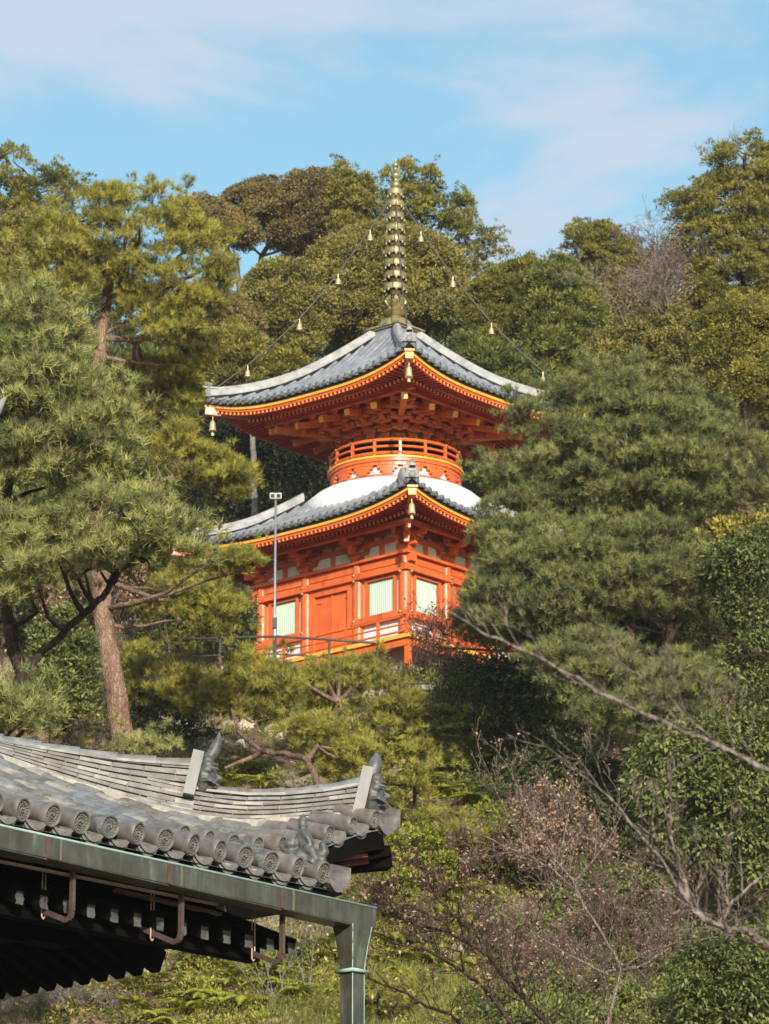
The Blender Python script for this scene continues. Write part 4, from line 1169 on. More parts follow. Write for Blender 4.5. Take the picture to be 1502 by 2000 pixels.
def tree(name,label,cat,kind,lm,polys,Y,dr,r,n,seed,trunk=None,tr=(.2,.06),barkm='bark_dark',group=None,limbs=8,dens=1.,leaf=1.,tint=(.5,.2),edge=.75,extra=None,base=True):
    rng=random.Random(seed); C=[];Rd=[]
    if polys and isinstance(polys[0][0],(int,float)): polys=[polys]
    if kind=='broad' and name=='evergreen_oak' and not isinstance(r[0],(list,tuple)): r=(r[0]*.72,r[1]*.72); n=int(n*1.7)
    if kind=='conifer' and not isinstance(r[0],(list,tuple)): r=(r[0]*CS,r[1]*CS); n=int(n*1.9) if not isinstance(n,(list,tuple)) else n
    for i,p in enumerate(polys):
        nn=n[i] if isinstance(n,(list,tuple)) else n; rr=r[i] if isinstance(r[0],(list,tuple)) else r
        yy=Y[i] if isinstance(Y,(list,tuple)) else Y; dd=dr[i] if isinstance(dr,(list,tuple)) else dr
        c,q=fill(p,yy,dd,rr,nn,rng,edge); C+=c; Rd+=q
    Y0=Y[0] if isinstance(Y,(list,tuple)) else Y
    if trunk is None:
        xs=[p[0] for p in polys[0]]; ys=[p[1] for p in polys[0]]; cx=(min(xs)+max(xs))/2
        trunk=[(cx,max(ys)),(cx+rng.uniform(-10,10),lerp(max(ys),min(ys),.45)),(cx+rng.uniform(-15,15),lerp(max(ys),min(ys),.85))]
    t0=at(trunk[0][0],trunk[0][1],trunk[0][2] if len(trunk[0])>2 else Y0); gzz=hgt(t0.x,t0.y)
    root=empty(name,(t0.x,t0.y,min(gzz,t0.z)),0,label,cat,group); inv=Vector(root.location)
    mb=MB(); pts=ptube(mb,trunk,Y0,tr[0],tr[1],10,.02,rng)
    if base and t0.z>gzz+.1:
        mb.tube([(t0.x+.1,t0.y,gzz-.3),(t0.x+.05,t0.y,(gzz+t0.z)/2),tuple(t0)],[tr[0]*1.35,tr[0]*1.15,tr[0]],10)
    mb.v=[(v[0]-inv.x,v[1]-inv.y,v[2]-inv.z) for v in mb.v]
    mb.build('trunk',M[barkm],root,smooth=True)
    mb=MB()
    if extra:
        for e in extra: pts+=ptube(mb,e['p'],e.get('Y',Y0),e['r'][0],e['r'][1],8,.015,rng)
    for j in range(limbs):
        if not C: break
        c=Vector(C[rng.randrange(len(C))]); cand=[p for p in pts if p.z<c.z+.3] or pts
        q=min(cand,key=lambda p:(p-c).length); 
        if (q-c).length<.3: continue
        mid=q.lerp(c,.5)+Vector((rng.gauss(0,.12),rng.gauss(0,.12),rng.gauss(0,.12)-.05*(q-c).length)); Lr=min(.05,.02*(q-c).length)+.012
        mb.tube([q,q.lerp(mid,.5)+Vector((0,0,-.03)),mid,mid.lerp(c,.5)+Vector((0,0,.04)),c],[Lr,Lr*.85,Lr*.65,Lr*.45,.008],6)
    if mb.v:
        mb.v=[(v[0]-inv.x,v[1]-inv.y,v[2]-inv.z) for v in mb.v]; mb.build('branches',M[barkm],root,smooth=True)
    if kind in ('conifer','pine','sparse'):
        for p in polys:
            yy=Y0 if not isinstance(Y,(list,tuple)) else Y[polys.index(p)]
            rmin=(r[0] if not isinstance(r[0],(list,tuple)) else r[0][0]); per=sum(math.dist(p[i-1],p[i]) for i in range(len(p)))
            for _ in range(int(per*mpp(yy)/(rmin*1.3))):
                i=rng.randrange(len(p)); t=rng.random(); x=lerp(p[i-1][0],p[i][0],t); y=lerp(p[i-1][1],p[i][1],t)
                q=at(x+rng.gauss(0,.22)/mpp(yy)*.6,y+rng.gauss(0,.22)/mpp(yy)*.6,yy+rng.gauss(0,.3)); C.append(tuple(q)); Rd.append(rmin*rng.uniform(.45,.85))
    C=np.array(C)-np.array(inv)
    crown_mesh('crown',kind,C,Rd,LM[lm],root,dens,leaf,tint)
    return root
# ------------------------------------------------------------------ forest mass far behind
def forest():
    rng=random.Random(5); C=[];Rd=[]; C2=[]; R2=[]
    for Y,ytop,n in ((172,560,330),(160,640,330),(146,760,300),(134,880,260),(122,980,160)):
        for _ in range(n):
            x=rng.uniform(-60,1560); 
            if Y<130 and 330<x<1200 and rng.random()<.55: continue
            top=ytop+45*math.sin(x*.013+Y)+30*math.sin(x*.031+Y*2)
            y=top+abs(rng.gauss(0,1))*110+10; p=at(x,y,Y+rng.uniform(-4,4))
            if p.z<hgt(p.x,p.y)-.5: continue
            C.append(tuple(p)); Rd.append(rng.uniform(.5,1.15))
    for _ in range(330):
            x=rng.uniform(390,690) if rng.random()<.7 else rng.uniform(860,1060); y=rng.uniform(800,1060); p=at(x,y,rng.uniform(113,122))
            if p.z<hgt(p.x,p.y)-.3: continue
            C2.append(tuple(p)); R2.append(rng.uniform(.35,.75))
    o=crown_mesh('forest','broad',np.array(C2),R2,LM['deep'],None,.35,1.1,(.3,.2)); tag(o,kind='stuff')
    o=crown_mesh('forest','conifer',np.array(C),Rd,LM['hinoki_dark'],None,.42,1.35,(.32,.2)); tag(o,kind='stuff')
forest()
T_=tree
G1='trees along the hilltop behind the pagoda'
T_('cypress_tree','airy olive cypress at the top left above the pines','tree','conifer','hinoki',[(-30,300),(0,292),(40,288),(62,320),(95,335),(125,308),(132,345),(165,348),(172,385),(150,440),(120,470),(60,520),(-30,600)],152,1.8,(.28,.62),95,21,trunk=[(28,700),(26,560),(30,440),(45,330)],tr=(.16,.04),group=G1,dens=1.0,tint=(.45,.2),limbs=22)
T_('evergreen_oak','dark brown-olive round evergreen crown left of the spire','tree','broad','brown_olive',[(412,400),(440,372),(500,345),(555,340),(600,325),(650,330),(700,370),(725,430),(730,520),(700,580),(640,560),(600,520),(540,500),(500,470),(440,450)],156,3.6,(.55,1.1),170,22,trunk=[(505,720),(498,600),(510,500),(560,430)],group=G1,barkm='bark_grey',limbs=14,tint=(.42,.18))
T_('evergreen_oak','brownish evergreen crown touching the top of the left red pine','tree','broad','brown_olive',[(320,400),(360,372),(400,375),(450,400),(500,432),(520,470),(480,500),(430,490),(380,500),(330,470)],148,2.2,(.45,.9),80,23,trunk=[(478,720),(475,600),(462,520),(430,460)],group=G1,barkm='bark_grey',limbs=10,tint=(.62,.18))
T_('cypress_tree','ragged pointed cypress just left of the spire top','tree','conifer','hinoki',[(655,322),(670,312),(685,335),(715,345),(735,350),(745,420),(740,520),(680,520),(640,440),(645,360)],150,1.8,(.28,.6),75,24,trunk=[(690,640),(690,520),(680,420),(668,330)],tr=(.15,.03),group=G1,tint=(.5,.2),limbs=14)
T_('cypress_tree','airy cypress with sky showing through right of the spire','tree','conifer','hinoki',[(740,340),(760,330),(790,308),(815,325),(850,320),(870,360),(905,365),(925,395),(935,440),(970,450),(985,475),(982,515),(950,500),(930,540),(880,520),(850,480),(800,470),(750,440)],152,2.0,(.22,.5),120,25,trunk=[(900,720),(880,600),(840,480),(800,360)],tr=(.17,.04),group=G1,dens=.95,tint=(.5,.2),limbs=34)
T_('evergreen_oak','large rounded golden-olive crown behind the spire','tree','broad','olive',[(600,500),(640,460),(700,432),(760,428),(820,440),(880,470),(915,520),(925,580),(900,650),(820,700),(720,700),(640,680),(580,640),(570,560)],142,3.4,(.5,1.0),230,26,trunk=[(700,820),(690,700),(700,600),(730,500)],group=G1,barkm='bark_grey',limbs=14,tint=(.55,.2))
T_('evergreen_oak','rounded yellow-olive crown above the upper roof on the left','tree','broad','olive',[(480,540),(520,505),(580,500),(640,530),(660,590),(650,650),(590,700),(520,690),(480,640),(465,590)],138,2.6,(.4,.85),130,27,trunk=[(550,860),(548,740),(555,640),(570,560)],group=G1,barkm='bark_grey',limbs=10,tint=(.5,.2))
T_('cypress_tree','dense green conifer behind the right slope of the upper roof','tree','conifer','hinoki',[(900,640),(905,570),(950,530),(1000,512),(1050,495),(1060,560),(1050,680),(1030,760),(960,740),(910,700)],136,2.6,(.35,.75),170,28,trunk=[(948,960),(948,860),(950,740),(985,560)],tr=(.16,.05),barkm='bark_grey',group=G1,tint=(.45,.2))
T_('cypress_tree','dark green conifer halfway between the spire and the right edge','tree','conifer','hinoki_dark',[(1030,540),(1070,495),(1110,500),(1160,545),(1190,600),(1200,700),(1150,760),(1060,770),(1020,700),(1020,600)],133,2.8,(.35,.8),190,29,trunk=[(1110,900),(1105,760),(1095,640),(1085,530)],group=G1,tint=(.55,.2))
T_('cypress_tree','small leaning cypress top on the skyline left of the bare tree','tree','conifer','hinoki',[(1105,450),(1140,435),(1190,432),(1215,460),(1250,480),(1262,520),(1220,560),(1150,560),(1120,510),(1105,480)],150,2.0,(.28,.58),95,30,trunk=[(1190,760),(1185,650),(1175,560),(1165,470)],tr=(.13,.03),group=G1,tint=(.48,.2),limbs=12)
T_('cypress_tree','tallest yellow-green cypress in the upper right corner','tree','conifer','hinoki',[(1298,395),(1310,372),(1345,378),(1365,350),(1372,310),(1400,285),(1440,275),(1462,262),(1490,272),(1545,270),(1545,620),(1480,600),(1400,620),(1350,640),(1318,600),(1335,540),(1315,480),(1330,440),(1300,425)],140,2.6,(.28,.62),250,31,trunk=[(1460,860),(1455,640),(1450,480),(1455,300)],tr=(.22,.05),group=G1,dens=.95,tint=(.5,.22),limbs=34)
T_('evergreen_oak','grey-brown thin-leaved crown left of the tallest cypress','tree','sparse','brown_olive',[(1180,520),(1260,480),(1320,450),(1350,520),(1345,660),(1250,680),(1150,640),(1140,560)],137,2.6,(.4,.85),150,32,group=G1,barkm='bark_grey',dens=2.4,leaf=1.15,tint=(.6,.2),limbs=22)
T_('evergreen_oak','olive crown right above the big right-hand pine','tree','broad','olive',[(1150,660),(1220,610),(1300,590),(1380,620),(1410,700),(1380,780),(1260,790),(1150,740)],124,2.8,(.35,.75),170,33,group=G1,barkm='bark_grey',tint=(.42,.2),leaf=.9)
T_('yellowing_tree','yellowish-green tree at the right edge below the tallest cypress','tree','broad','yellow',[(1360,610),(1400,575),(1460,560),(1545,590),(1545,850),(1480,830),(1420,790),(1350,730)],112,2.4,(.3,.62),220,34,barkm='bark_dark',tr=(.09,.03),tint=(.42,.25),leaf=.8)
T_('cypress_tree','green conifer behind the left end of the upper roof','tree','conifer','hinoki',[(400,700),(430,640),(480,640),(540,680),(600,660),(640,660),(600,740),(540,800),(470,830),(410,800)],126,2.2,(.32,.68),150,35,trunk=[(455,1000),(455,930),(450,840),(460,700)],tr=(.13,.05),barkm='bark_pale',tint=(.42,.2))
T_('cypress_tree','green conifer in the gap right of the pagoda balcony','tree','conifer','hinoki_dark',[(880,640),(960,660),(1040,700),(1080,740),(1060,860),(980,900),(900,860)],124,2.0,(.32,.65),120,36,trunk=[(952,1060),(951,980),(950,880),(955,740)],tr=(.14,.05),barkm='bark_pale',tint=(.4,.2))
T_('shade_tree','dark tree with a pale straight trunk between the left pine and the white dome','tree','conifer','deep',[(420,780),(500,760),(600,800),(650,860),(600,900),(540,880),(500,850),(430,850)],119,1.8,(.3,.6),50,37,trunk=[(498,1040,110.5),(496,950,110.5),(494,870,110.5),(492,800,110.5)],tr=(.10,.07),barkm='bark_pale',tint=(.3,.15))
T_('evergreen_oak','olive broad crown far left behind the red pine','tree','broad','olive',[(-30,430),(60,400),(160,420),(180,520),(120,620),(-30,640)],140,2.8,(.4,.85),150,38,group=G1,barkm='bark_grey',tint=(.5,.2))
T_('evergreen_oak','olive crown between the red pine and the upper roof','tree','broad','brown_olive',[(430,560),(480,580),(520,640),(520,730),(470,780),(420,740),(400,640)],130,2.0,(.32,.7),90,39,barkm='bark_grey',tint=(.6,.2))
# ------------------------------------------------------------------ pines
T_('red_pine','tall pine with orange-red upper trunk standing left of the pagoda','pine tree','pine','pine_yel',
  [[(0,470),(70,420),(120,400),(160,360),(235,350),(262,380),(300,362),(345,352),(370,400),(420,425),(455,460),(465,520),(450,580),(430,640),(380,690),(300,690),(250,640),(215,560),(150,620),(60,620),(0,580)],
   [(260,690),(340,690),(410,650),(440,680),(395,730),(385,780),(380,840),(330,800),(270,780),(240,730)],
   [(290,820),(370,810),(410,865),(480,895),(518,930),(500,975),(440,985),(390,960),(340,960),(290,900)],
   [(395,1085),(440,1068),(490,1055),(520,1080),(510,1115),(450,1130),(400,1120)],
   [(260,1130),(340,1110),(430,1130),(480,1170),(460,1230),(400,1260),(300,1240),(250,1190)]],
  [86,88,87,84,88],[2.4,1.7,1.5,.7,.9],(.21,.46),[190,85,75,26,50],41,
  trunk=[(243,1462),(226,1350),(207,1250),(196,1130),(188,1000),(186,850),(192,740),(200,650),(207,590),(213,548),(242,500),(262,468)],tr=(.255,.07),barkm='bark_red',limbs=46,dens=1.0,leaf=.95,tint=(.5,.2),
  extra=[dict(p=[(202,655),(180,655),(150,650)],r=(.07,.03)),dict(p=[(202,660),(240,664),(290,662),(340,655)],r=(.09,.03)),dict(p=[(205,650),(235,635),(262,618)],r=(.06,.02)),
         dict(p=[(213,548),(200,520),(185,480),(170,430)],r=(.06,.02)),dict(p=[(212,590),(260,570),(310,555)],r=(.05,.015)),dict(p=[(188,990),(260,960),(340,930),(430,920)],r=(.08,.02))])
T_('black_pine','nearest pine with blue-green needles filling the left edge','pine tree','pine','pine_blue',
  [[(-40,570),(30,555),(95,520),(125,560),(160,590),(170,650),(185,720),(240,745),(278,790),(280,850),(255,920),(200,960),(120,980),(30,960),(-40,930)],
   [(-40,960),(60,1000),(150,960),(215,935),(300,950),(345,985),(392,1010),(410,1075),(400,1115),(320,1120),(250,1095),(180,1130),(100,1150),(60,1200),(-40,1210)],
   [(-40,1345),(20,1330),(75,1345),(130,1360),(120,1410),(70,1440),(-40,1450)]],
  [58,57,56],[2.0,1.5,.8],(.16,.34),[210,170,36],42,
  trunk=[(-70,1560),(18,1375),(43,1320),(22,1255),(4,1150),(-10,1060),(12,985),(28,905),(36,888)],tr=(.13,.05),barkm='bark_dark',limbs=44,dens=1.05,leaf=.92,tint=(.5,.2),
  extra=[dict(p=[(45,1312),(78,1278),(110,1250),(150,1210),(180,1185),(205,1160),(225,1118)],r=(.065,.045)),dict(p=[(225,1118),(190,1100),(150,1130)],r=(.04,.02)),dict(p=[(225,1118),(260,1095),(320,1080)],r=(.04,.015)),
         dict(p=[(34,890),(70,885),(108,866)],r=(.05,.015)),dict(p=[(12,985),(60,960),(120,940)],r=(.04,.015))])
T_('black_pine','big spreading dark pine covering the right side of the pagoda','pine tree','pine','pine_dark',
  [[(1000,760),(1060,745),(1085,770),(1110,730),(1150,700),(1200,712),(1255,680),(1290,720),(1330,715),(1370,760),(1420,790),(1460,840),(1545,860),(1545,990),(1440,1000),(1380,1010),(1300,1020),(1200,1040),(1100,1020),(1010,1000),(985,930),(1000,850),(975,820)],
   [(935,1000),(960,950),(1040,950),(1090,1010),(1060,1090),(960,1090),(925,1060)],
   [(1078,795),(1085,750),(1120,722),(1180,700),(1210,780),(1120,830)],
   [(905,878),(950,890),(1000,905),(1030,960),(990,1000),(950,970),(930,920)],
   [(925,1060),(960,1010),(1040,1000),(1150,1010),(1260,1000),(1360,1020),(1400,1060),(1430,1130),(1425,1190),(1380,1230),(1290,1210),(1180,1230),(1080,1240),(1000,1260),(930,1240),(905,1190),(915,1130),(940,1100)],
   [(1000,1280),(1080,1230),(1170,1220),(1240,1250),(1270,1310),(1220,1360),(1130,1370),(1060,1340)],
   [(1270,1290),(1330,1260),(1400,1290),(1420,1350),(1360,1420),(1280,1460),(1200,1450),(1110,1400),(1080,1365),(1150,1350),(1240,1340)],
   [(890,1200),(930,1150),(980,1180),(980,1240),(930,1270),(880,1250)]],
  [88,86,87,87,86,84,83,90],[2.8,.9,.9,.9,2.3,1.4,1.4,.9],(.21,.50),[300,40,34,34,260,80,90,36],43,
  trunk=[(1298,1500),(1300,1310),(1308,1180),(1300,1060),(1270,900),(1240,790)],tr=(.17,.06),barkm='bark_red',limbs=60,dens=1.0,leaf=.95,tint=(.5,.2),
  extra=[dict(p=[(1300,1060),(1200,1000),(1100,960),(1010,930)],r=(.07,.02)),dict(p=[(1306,1170),(1200,1150),(1080,1140),(960,1150)],r=(.07,.02)),dict(p=[(1302,1100),(1380,1010),(1450,960),(1530,930)],r=(.06,.02)),dict(p=[(1300,1310),(1220,1290),(1130,1290)],r=(.05,.02)),dict(p=[(1270,900),(1180,840),(1080,810)],r=(.05,.015)),dict(p=[(1250,860),(1330,800),(1400,800)],r=(.04,.015))])
T_('young_pine','low yellow-green pine growing on the slope in front of the pagoda','pine tree','pine','pine_yel',
  [[(300,1300),(360,1270),(430,1290),(520,1280),(580,1300),(600,1360),(560,1410),(470,1420),(380,1400),(310,1370)],
   [(560,1300),(640,1290),(720,1270),(760,1300),(700,1350),(640,1400),(580,1390)],
   [(560,1400),(640,1390),(720,1420),(760,1480),(730,1530),(640,1530),(580,1490),(540,1440)],
   [(430,1300),(480,1250),(510,1280),(480,1320)]],
  [90,92,86,90],[1.3,1.1,1.2,.5],(.18,.36),[110,65,62,14],44,
  trunk=[(640,1570,82),(612,1510,83),(600,1485,84),(560,1472,85),(510,1470,86),(465,1430,88),(450,1380,89)],tr=(.085,.035),barkm='bark_red',limbs=26,dens=1.0,leaf=1.0,tint=(.55,.2),
  extra=[dict(p=[(510,1470,86),(440,1500,85)],r=(.06,.03)),dict(p=[(600,1485,84),(640,1430,86),(660,1370,90)],r=(.06,.02))])
T_('young_pine','small pine bush just above the temple ridge at the foot of the big trunk','pine tree','pine','pine_blue',[(190,1440),(260,1425),(340,1440),(340,1480),(260,1490),(200,1480)],83.5,.6,(.17,.3),26,45,trunk=[(265,1500),(262,1470)],tr=(.05,.02),limbs=6,leaf=.85)
T_('young_pine','light green pine sapling below the veranda on the left','pine tree','pine','pine_yel',[(230,1260),(290,1250),(330,1290),(300,1370),(240,1400),(220,1330)],92,.8,(.18,.3),34,46,trunk=[(275,1440),(272,1300)],tr=(.06,.02),limbs=8,leaf=1.)

T_('young_pine','feathery pine sapling on the bank right of the second horned ridge end','pine tree','pine','pine_yel',[(740,1450),(800,1420),(870,1440),(890,1500),(850,1560),(770,1570),(735,1520)],86,.9,(.14,.26),32,47,trunk=[(810,1590),(812,1470)],tr=(.05,.02),limbs=8,leaf=.9)
T_('young_pine','feathery pine sapling just below the front corner of the veranda','pine tree','pine','pine_yel',[(690,1330),(760,1310),(830,1340),(820,1400),(750,1430),(690,1400)],93,.8,(.16,.3),46,48,trunk=[(760,1460),(762,1350)],tr=(.05,.02),limbs=8,leaf=.9)
T_('young_pine','soft green sapling in the middle of the slope above the bare maple','pine tree','pine','pine_yel',[(800,1590),(880,1560),(950,1590),(940,1650),(860,1670),(800,1650)],81,.8,(.14,.28),46,49,trunk=[(870,1700),(872,1610)],tr=(.05,.02),limbs=8,leaf=.85)
T_('young_pine','soft green sapling low on the slope to the right of the downpipe top','pine tree','pine','pine_yel',[(640,1905),(720,1890),(800,1910),(830,1960),(760,2010),(660,2010)],74,.7,(.12,.24),50,50,trunk=[(740,2040),(740,1930)],tr=(.04,.02),limbs=8,leaf=.8)
# ================================================================== SLOPE PLANTS
def gpoint(px,py):
    g=ground_at(px,py)
    return g if g is not None else None
def region_pts(poly,n,rng):
    xs=[p[0] for p in poly]; ys=[p[1] for p in poly]; out=[]; t=0
    while len(out)<n and t<n*20:
        t+=1; x,y=rng.uniform(min(xs),max(xs)),rng.uniform(min(ys),max(ys))
        if inpoly(x,y,poly):
            g=gpoint(x,y)
            if g is not None: out.append((x,y,g))
    return out
def ground_clumps(name,poly,n,lm,kind,r,seed,dens=1.,leaf=1.,tint=(.5,.2),lift=.4):
    rng=random.Random(seed); C=[];Rd=[]
    for x,y,g in region_pts(poly,n,rng):
        rr=rng.uniform(*r); C.append((g.x,g.y,g.z+rr*lift)); Rd.append(rr)
    return tag(crown_mesh(name,kind,np.array(C),Rd,LM[lm],None,dens,leaf,tint),kind='stuff')
SLOPE=[(-30,1230),(500,1290),(860,1310),(1530,1250),(1530,2030),(-30,2030)]
ground_clumps('undergrowth',[(-30,1240),(480,1290),(860,1300),(900,1500),(1000,1700),(1000,2030),(-30,2030)],720,'under','broad',(.14,.38),51,.40,.75,(.42,.25))
ground_clumps('undergrowth',[(780,1290),(1530,1200),(1530,2030),(900,2030),(980,1700)],850,'glossy','broad',(.16,.45),52,.55,.85,(.58,.25))
ground_clumps('undergrowth',[(640,1480),(1000,1500),(1050,1800),(900,2030),(340,2030),(380,1880),(650,1860)],420,'fern','broad',(.12,.28),53,.40,.7,(.35,.25))
ground_clumps('brushwood',[(330,1290),(1000,1300),(1100,1600),(1350,1750),(1350,2030),(0,2030),(0,1500)],420,'dry','sparse',(.14,.36),54,1.3,.5,(.45,.3))
# dead leaves lying on the soil
def litter(n,seed):
    rng=np.random.default_rng(seed); rr=random.Random(seed); pts=region_pts(SLOPE,420,rr); P=[]
    for x,y,g in pts:
        for _ in range(n//420):
            a,b=rr.gauss(0,.5),rr.gauss(0,.5); P.append((g.x+a,g.y+b,hgt(g.x+a,g.y+b)+rr.uniform(.01,.09)))
    P=np.array(P); m=len(P); A=unit(rng.normal(size=(m,3))*[1,1,.45]); N=unit(rng.normal(size=(m,3))*.6+[0,-.4,1])
    V=diamonds(P,A,N,rng.uniform(.05,.12,m),rng.uniform(.03,.07,m)); tag(np_mesh('leaf_litter',V,4,LM['dry'],rng.random(m)),kind='stuff')
litter(30000,61)
# grass
def grass(name,poly,n,seed,L=(.18,.42)):
    rr=random.Random(seed); rng=np.random.default_rng(seed); pts=region_pts(poly,n,rr); P=[]
    for x,y,g in pts:
        for _ in range(26):
            a,b=rr.gauss(0,.13),rr.gauss(0,.13); P.append((g.x+a,g.y+b,g.z-.03))
    P=np.array(P); m=len(P); D=unit(rng.normal(size=(m,3))*[.42,.42,.12]+[0,0,1]); S=unit(np.cross(D,rng.normal(size=(m,3))))*.008; Ls=rng.uniform(*L,m)[:,None]
    V=np.empty((m,3,3)); V[:,0]=P-S; V[:,1]=P+S; V[:,2]=P+D*Ls+np.array([0,0,-.0]); tag(np_mesh(name,V.reshape(-1,3),3,LM['grass'],rng.random(m)),kind='stuff')
grass('grass',[(560,1930),(720,1900),(900,1880),(960,1930),(920,2030),(540,2030)],520,62)
grass('grass',SLOPE,700,63,(.15,.5))
# ferns
def fern_mesh(seed,mt):
    rr=random.Random(seed); V=[]
    for f in range(rr.randint(9,13)):
        an=rr.uniform(0,2*math.pi); L=rr.uniform(.55,1.0); el=rr.uniform(.7,1.35); d=Vector((math.cos(an),math.sin(an),0)); sd=Vector((-d.y,d.x,0))
        n=15; pts=[]
        for i in range(n+1):
            t=i/n; pts.append(d*(L*(t*math.cos(el)+.25*t*t))+Vector((0,0,L*(math.sin(el)*t-.95*t*t*math.sin(el)))))
        for i in range(1,n):
            t=i/n; p=pts[i]; tv=(pts[i+1]-p).normalized(); w=.26*L*math.sin(math.pi*min(1,.16+t*.84))**.8*(1-.35*t)
            for sg in (-1,1):
                a=(sd*sg+tv*.45+Vector((0,0,-.30))).normalized(); wd=tv*.026*L/.7
                tip=p+a*w; V+= [p-wd*.9,p+wd*.9,p+a*w*.6+wd*.7,tip,]
        for i in range(n): V+=[pts[i]-sd*.004,pts[i]+sd*.004,pts[i+1]+sd*.003,pts[i+1]-sd*.003]
    V=np.array([tuple(v) for v in V]); m=len(V)//4; rg=np.random.default_rng(seed)
    o=np_mesh('fern',V,4,mt,np.clip(rg.normal(.5,.14,m),0,1)); return o
FM=[fern_mesh(70+i,LM['fern']) for i in range(5)]; used=set()
def ferns(poly,n,seed,label,group,s=(.6,1.2),dark=False):
    rr=random.Random(seed)
    for i,(x,y,g) in enumerate(region_pts(poly,n,rr)):
        src=FM[rr.randrange(5)]
        if src.name in used: o=src.copy(); COL.objects.link(o)
        else: o=src; used.add(src.name)
        o.location=(g.x,g.y,g.z+.05); sc=rr.uniform(*s); o.scale=(sc,)*3; o.rotation_euler=(rr.uniform(-.1,.3),rr.uniform(-.25,.25),rr.uniform(0,6.3))
        tag(o,label,'fern',group)
ferns([(440,1500),(640,1490),(650,1560),(440,1560)],12,71,'bright fern just above the temple ridge between its two horned ends','ferns above the temple ridge',(.6,.95))
ferns([(700,1400),(880,1370),(980,1420),(980,1560),(760,1560)],34,72,'fern on the shaded bank below the right half of the pagoda','ferns on the bank below the pagoda')
ferns([(740,1540),(1000,1560),(980,1700),(700,1700)],34,73,'bright green fern on the slope right of the temple roof tip','ferns right of the temple roof tip',(.7,1.25))
ferns([(640,1700),(760,1680),(960,1700),(920,1930),(720,1930)],46,74,'bright green fern on the slope beside and right of the copper downpipe','ferns beside the downpipe',(.7,1.3))
ferns([(380,1850),(660,1840),(660,1980),(380,2000)],34,75,'bright fern on the slope under the temple gutter left of the downpipe','ferns under the gutter',(.6,1.15))
ferns([(240,1920),(400,1900),(400,2020),(240,2020)],14,76,'fern low in the picture below the dark rafters','ferns below the rafters',(.5,1.0))
ferns([(960,1720),(1300,1780),(1500,1900),(1400,2020),(960,2000)],26,77,'fern among the bare shrubs at the bottom right of the slope','ferns among the bare shrubs',(.5,.9))
for o in FM:
    if o.name not in used: bpy.data.objects.remove(o)
# shrubs with leaves
def gY(px,py,d=80.):
    g=ground_at(px,py); return g.y if g is not None else d
def shrub(label,kind,lm,poly,by,r,n,seed,dr=1.,Y=None,name='shrub',**kw):
    xs=[p[0] for p in poly]; Y=Y or gY((min(xs)+max(xs))/2,by); cx=(min(xs)+max(xs))/2
    return tree(name,label,'shrub',kind,lm,poly,Y,dr,r,n,seed,trunk=kw.pop('trunk',[(cx,by),(cx+5,(by+min(p[1] for p in poly))/2)]),tr=kw.pop('tr',(.05,.02)),limbs=kw.pop('limbs',8),**kw)
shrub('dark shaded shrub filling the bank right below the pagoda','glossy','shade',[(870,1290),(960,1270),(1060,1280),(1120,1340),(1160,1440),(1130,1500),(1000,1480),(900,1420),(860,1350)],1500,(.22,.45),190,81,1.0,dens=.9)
shrub('dark leafy shrub behind the pale bare twigs in the middle right','glossy','shade',[(1000,1470),(1100,1440),(1200,1480),(1240,1580),(1180,1660),(1060,1620),(980,1560)],1680,(.2,.42),170,82,1.0,dens=.9)
shrub('glossy evergreen shrub along the right edge under the big pine','glossy','glossy',[(1240,1440),(1320,1400),(1420,1400),(1545,1380),(1545,1740),(1450,1760),(1350,1700),(1260,1640),(1210,1540)],1850,(.2,.42),330,83,1.3,Y=80.,leaf=1.2,dens=1.0,tint=(.55,.22),limbs=12)
shrub('tall glossy evergreen at the right edge beside the big pine','glossy','glossy',[(1370,1080),(1430,1030),(1545,1010),(1545,1400),(1430,1400),(1400,1330),(1420,1230),(1380,1150)],1560,(.2,.42),240,84,1.2,Y=84.,dens=1.0,tint=(.5,.22),name='evergreen_tree',limbs=10)
shrub('bright yellow-green sprig above the tall glossy evergreen at the right edge','broad','yellow',[(1330,1060),(1400,1010),(1545,1000),(1545,1080),(1440,1090),(1360,1100)],1500,(.2,.36),60,85,.8,Y=86.,dens=1.0,tint=(.5,.22),tr=(.05,.02))
shrub('round green shrub low at the lower right','glossy','glossy',[(1120,1700),(1240,1670),(1340,1740),(1330,1820),(1200,1840),(1120,1790)],1870,(.16,.34),120,86,.9,dens=.8,leaf=.8)
shrub('dark green shrub in the bottom right corner','glossy','glossy',[(1330,1840),(1420,1800),(1545,1800),(1545,2040),(1340,2040),(1290,1940)],2040,(.2,.4),200,87,1.,Y=73.,tint=(.4,.2))
shrub('green shrub at the foot of the slope between the downpipe and the bare maple','broad','fern',[(900,1580),(980,1560),(1020,1640),(980,1720),(900,1700),(880,1640)],1740,(.14,.3),70,88,.7,tint=(.2,.15),leaf=.8)
shrub('leafy bush between the nearest pine and the red pine trunk','broad','glossy',[(60,1200),(160,1170),(190,1260),(190,1400),(120,1440),(60,1380)],1480,(.2,.4),110,89,.9,Y=84.,dens=.8)
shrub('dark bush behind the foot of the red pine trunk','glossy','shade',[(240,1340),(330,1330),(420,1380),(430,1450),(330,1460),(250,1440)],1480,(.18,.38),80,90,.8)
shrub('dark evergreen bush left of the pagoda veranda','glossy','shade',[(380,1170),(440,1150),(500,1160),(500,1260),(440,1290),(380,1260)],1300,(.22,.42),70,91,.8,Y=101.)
shrub('dark evergreen mass behind the red pine trunk','broad','shade',[(220,1080),(330,1060),(430,1100),(420,1260),(300,1290),(220,1240)],1330,(.3,.55),110,92,1.,Y=108.,name='evergreen_tree')
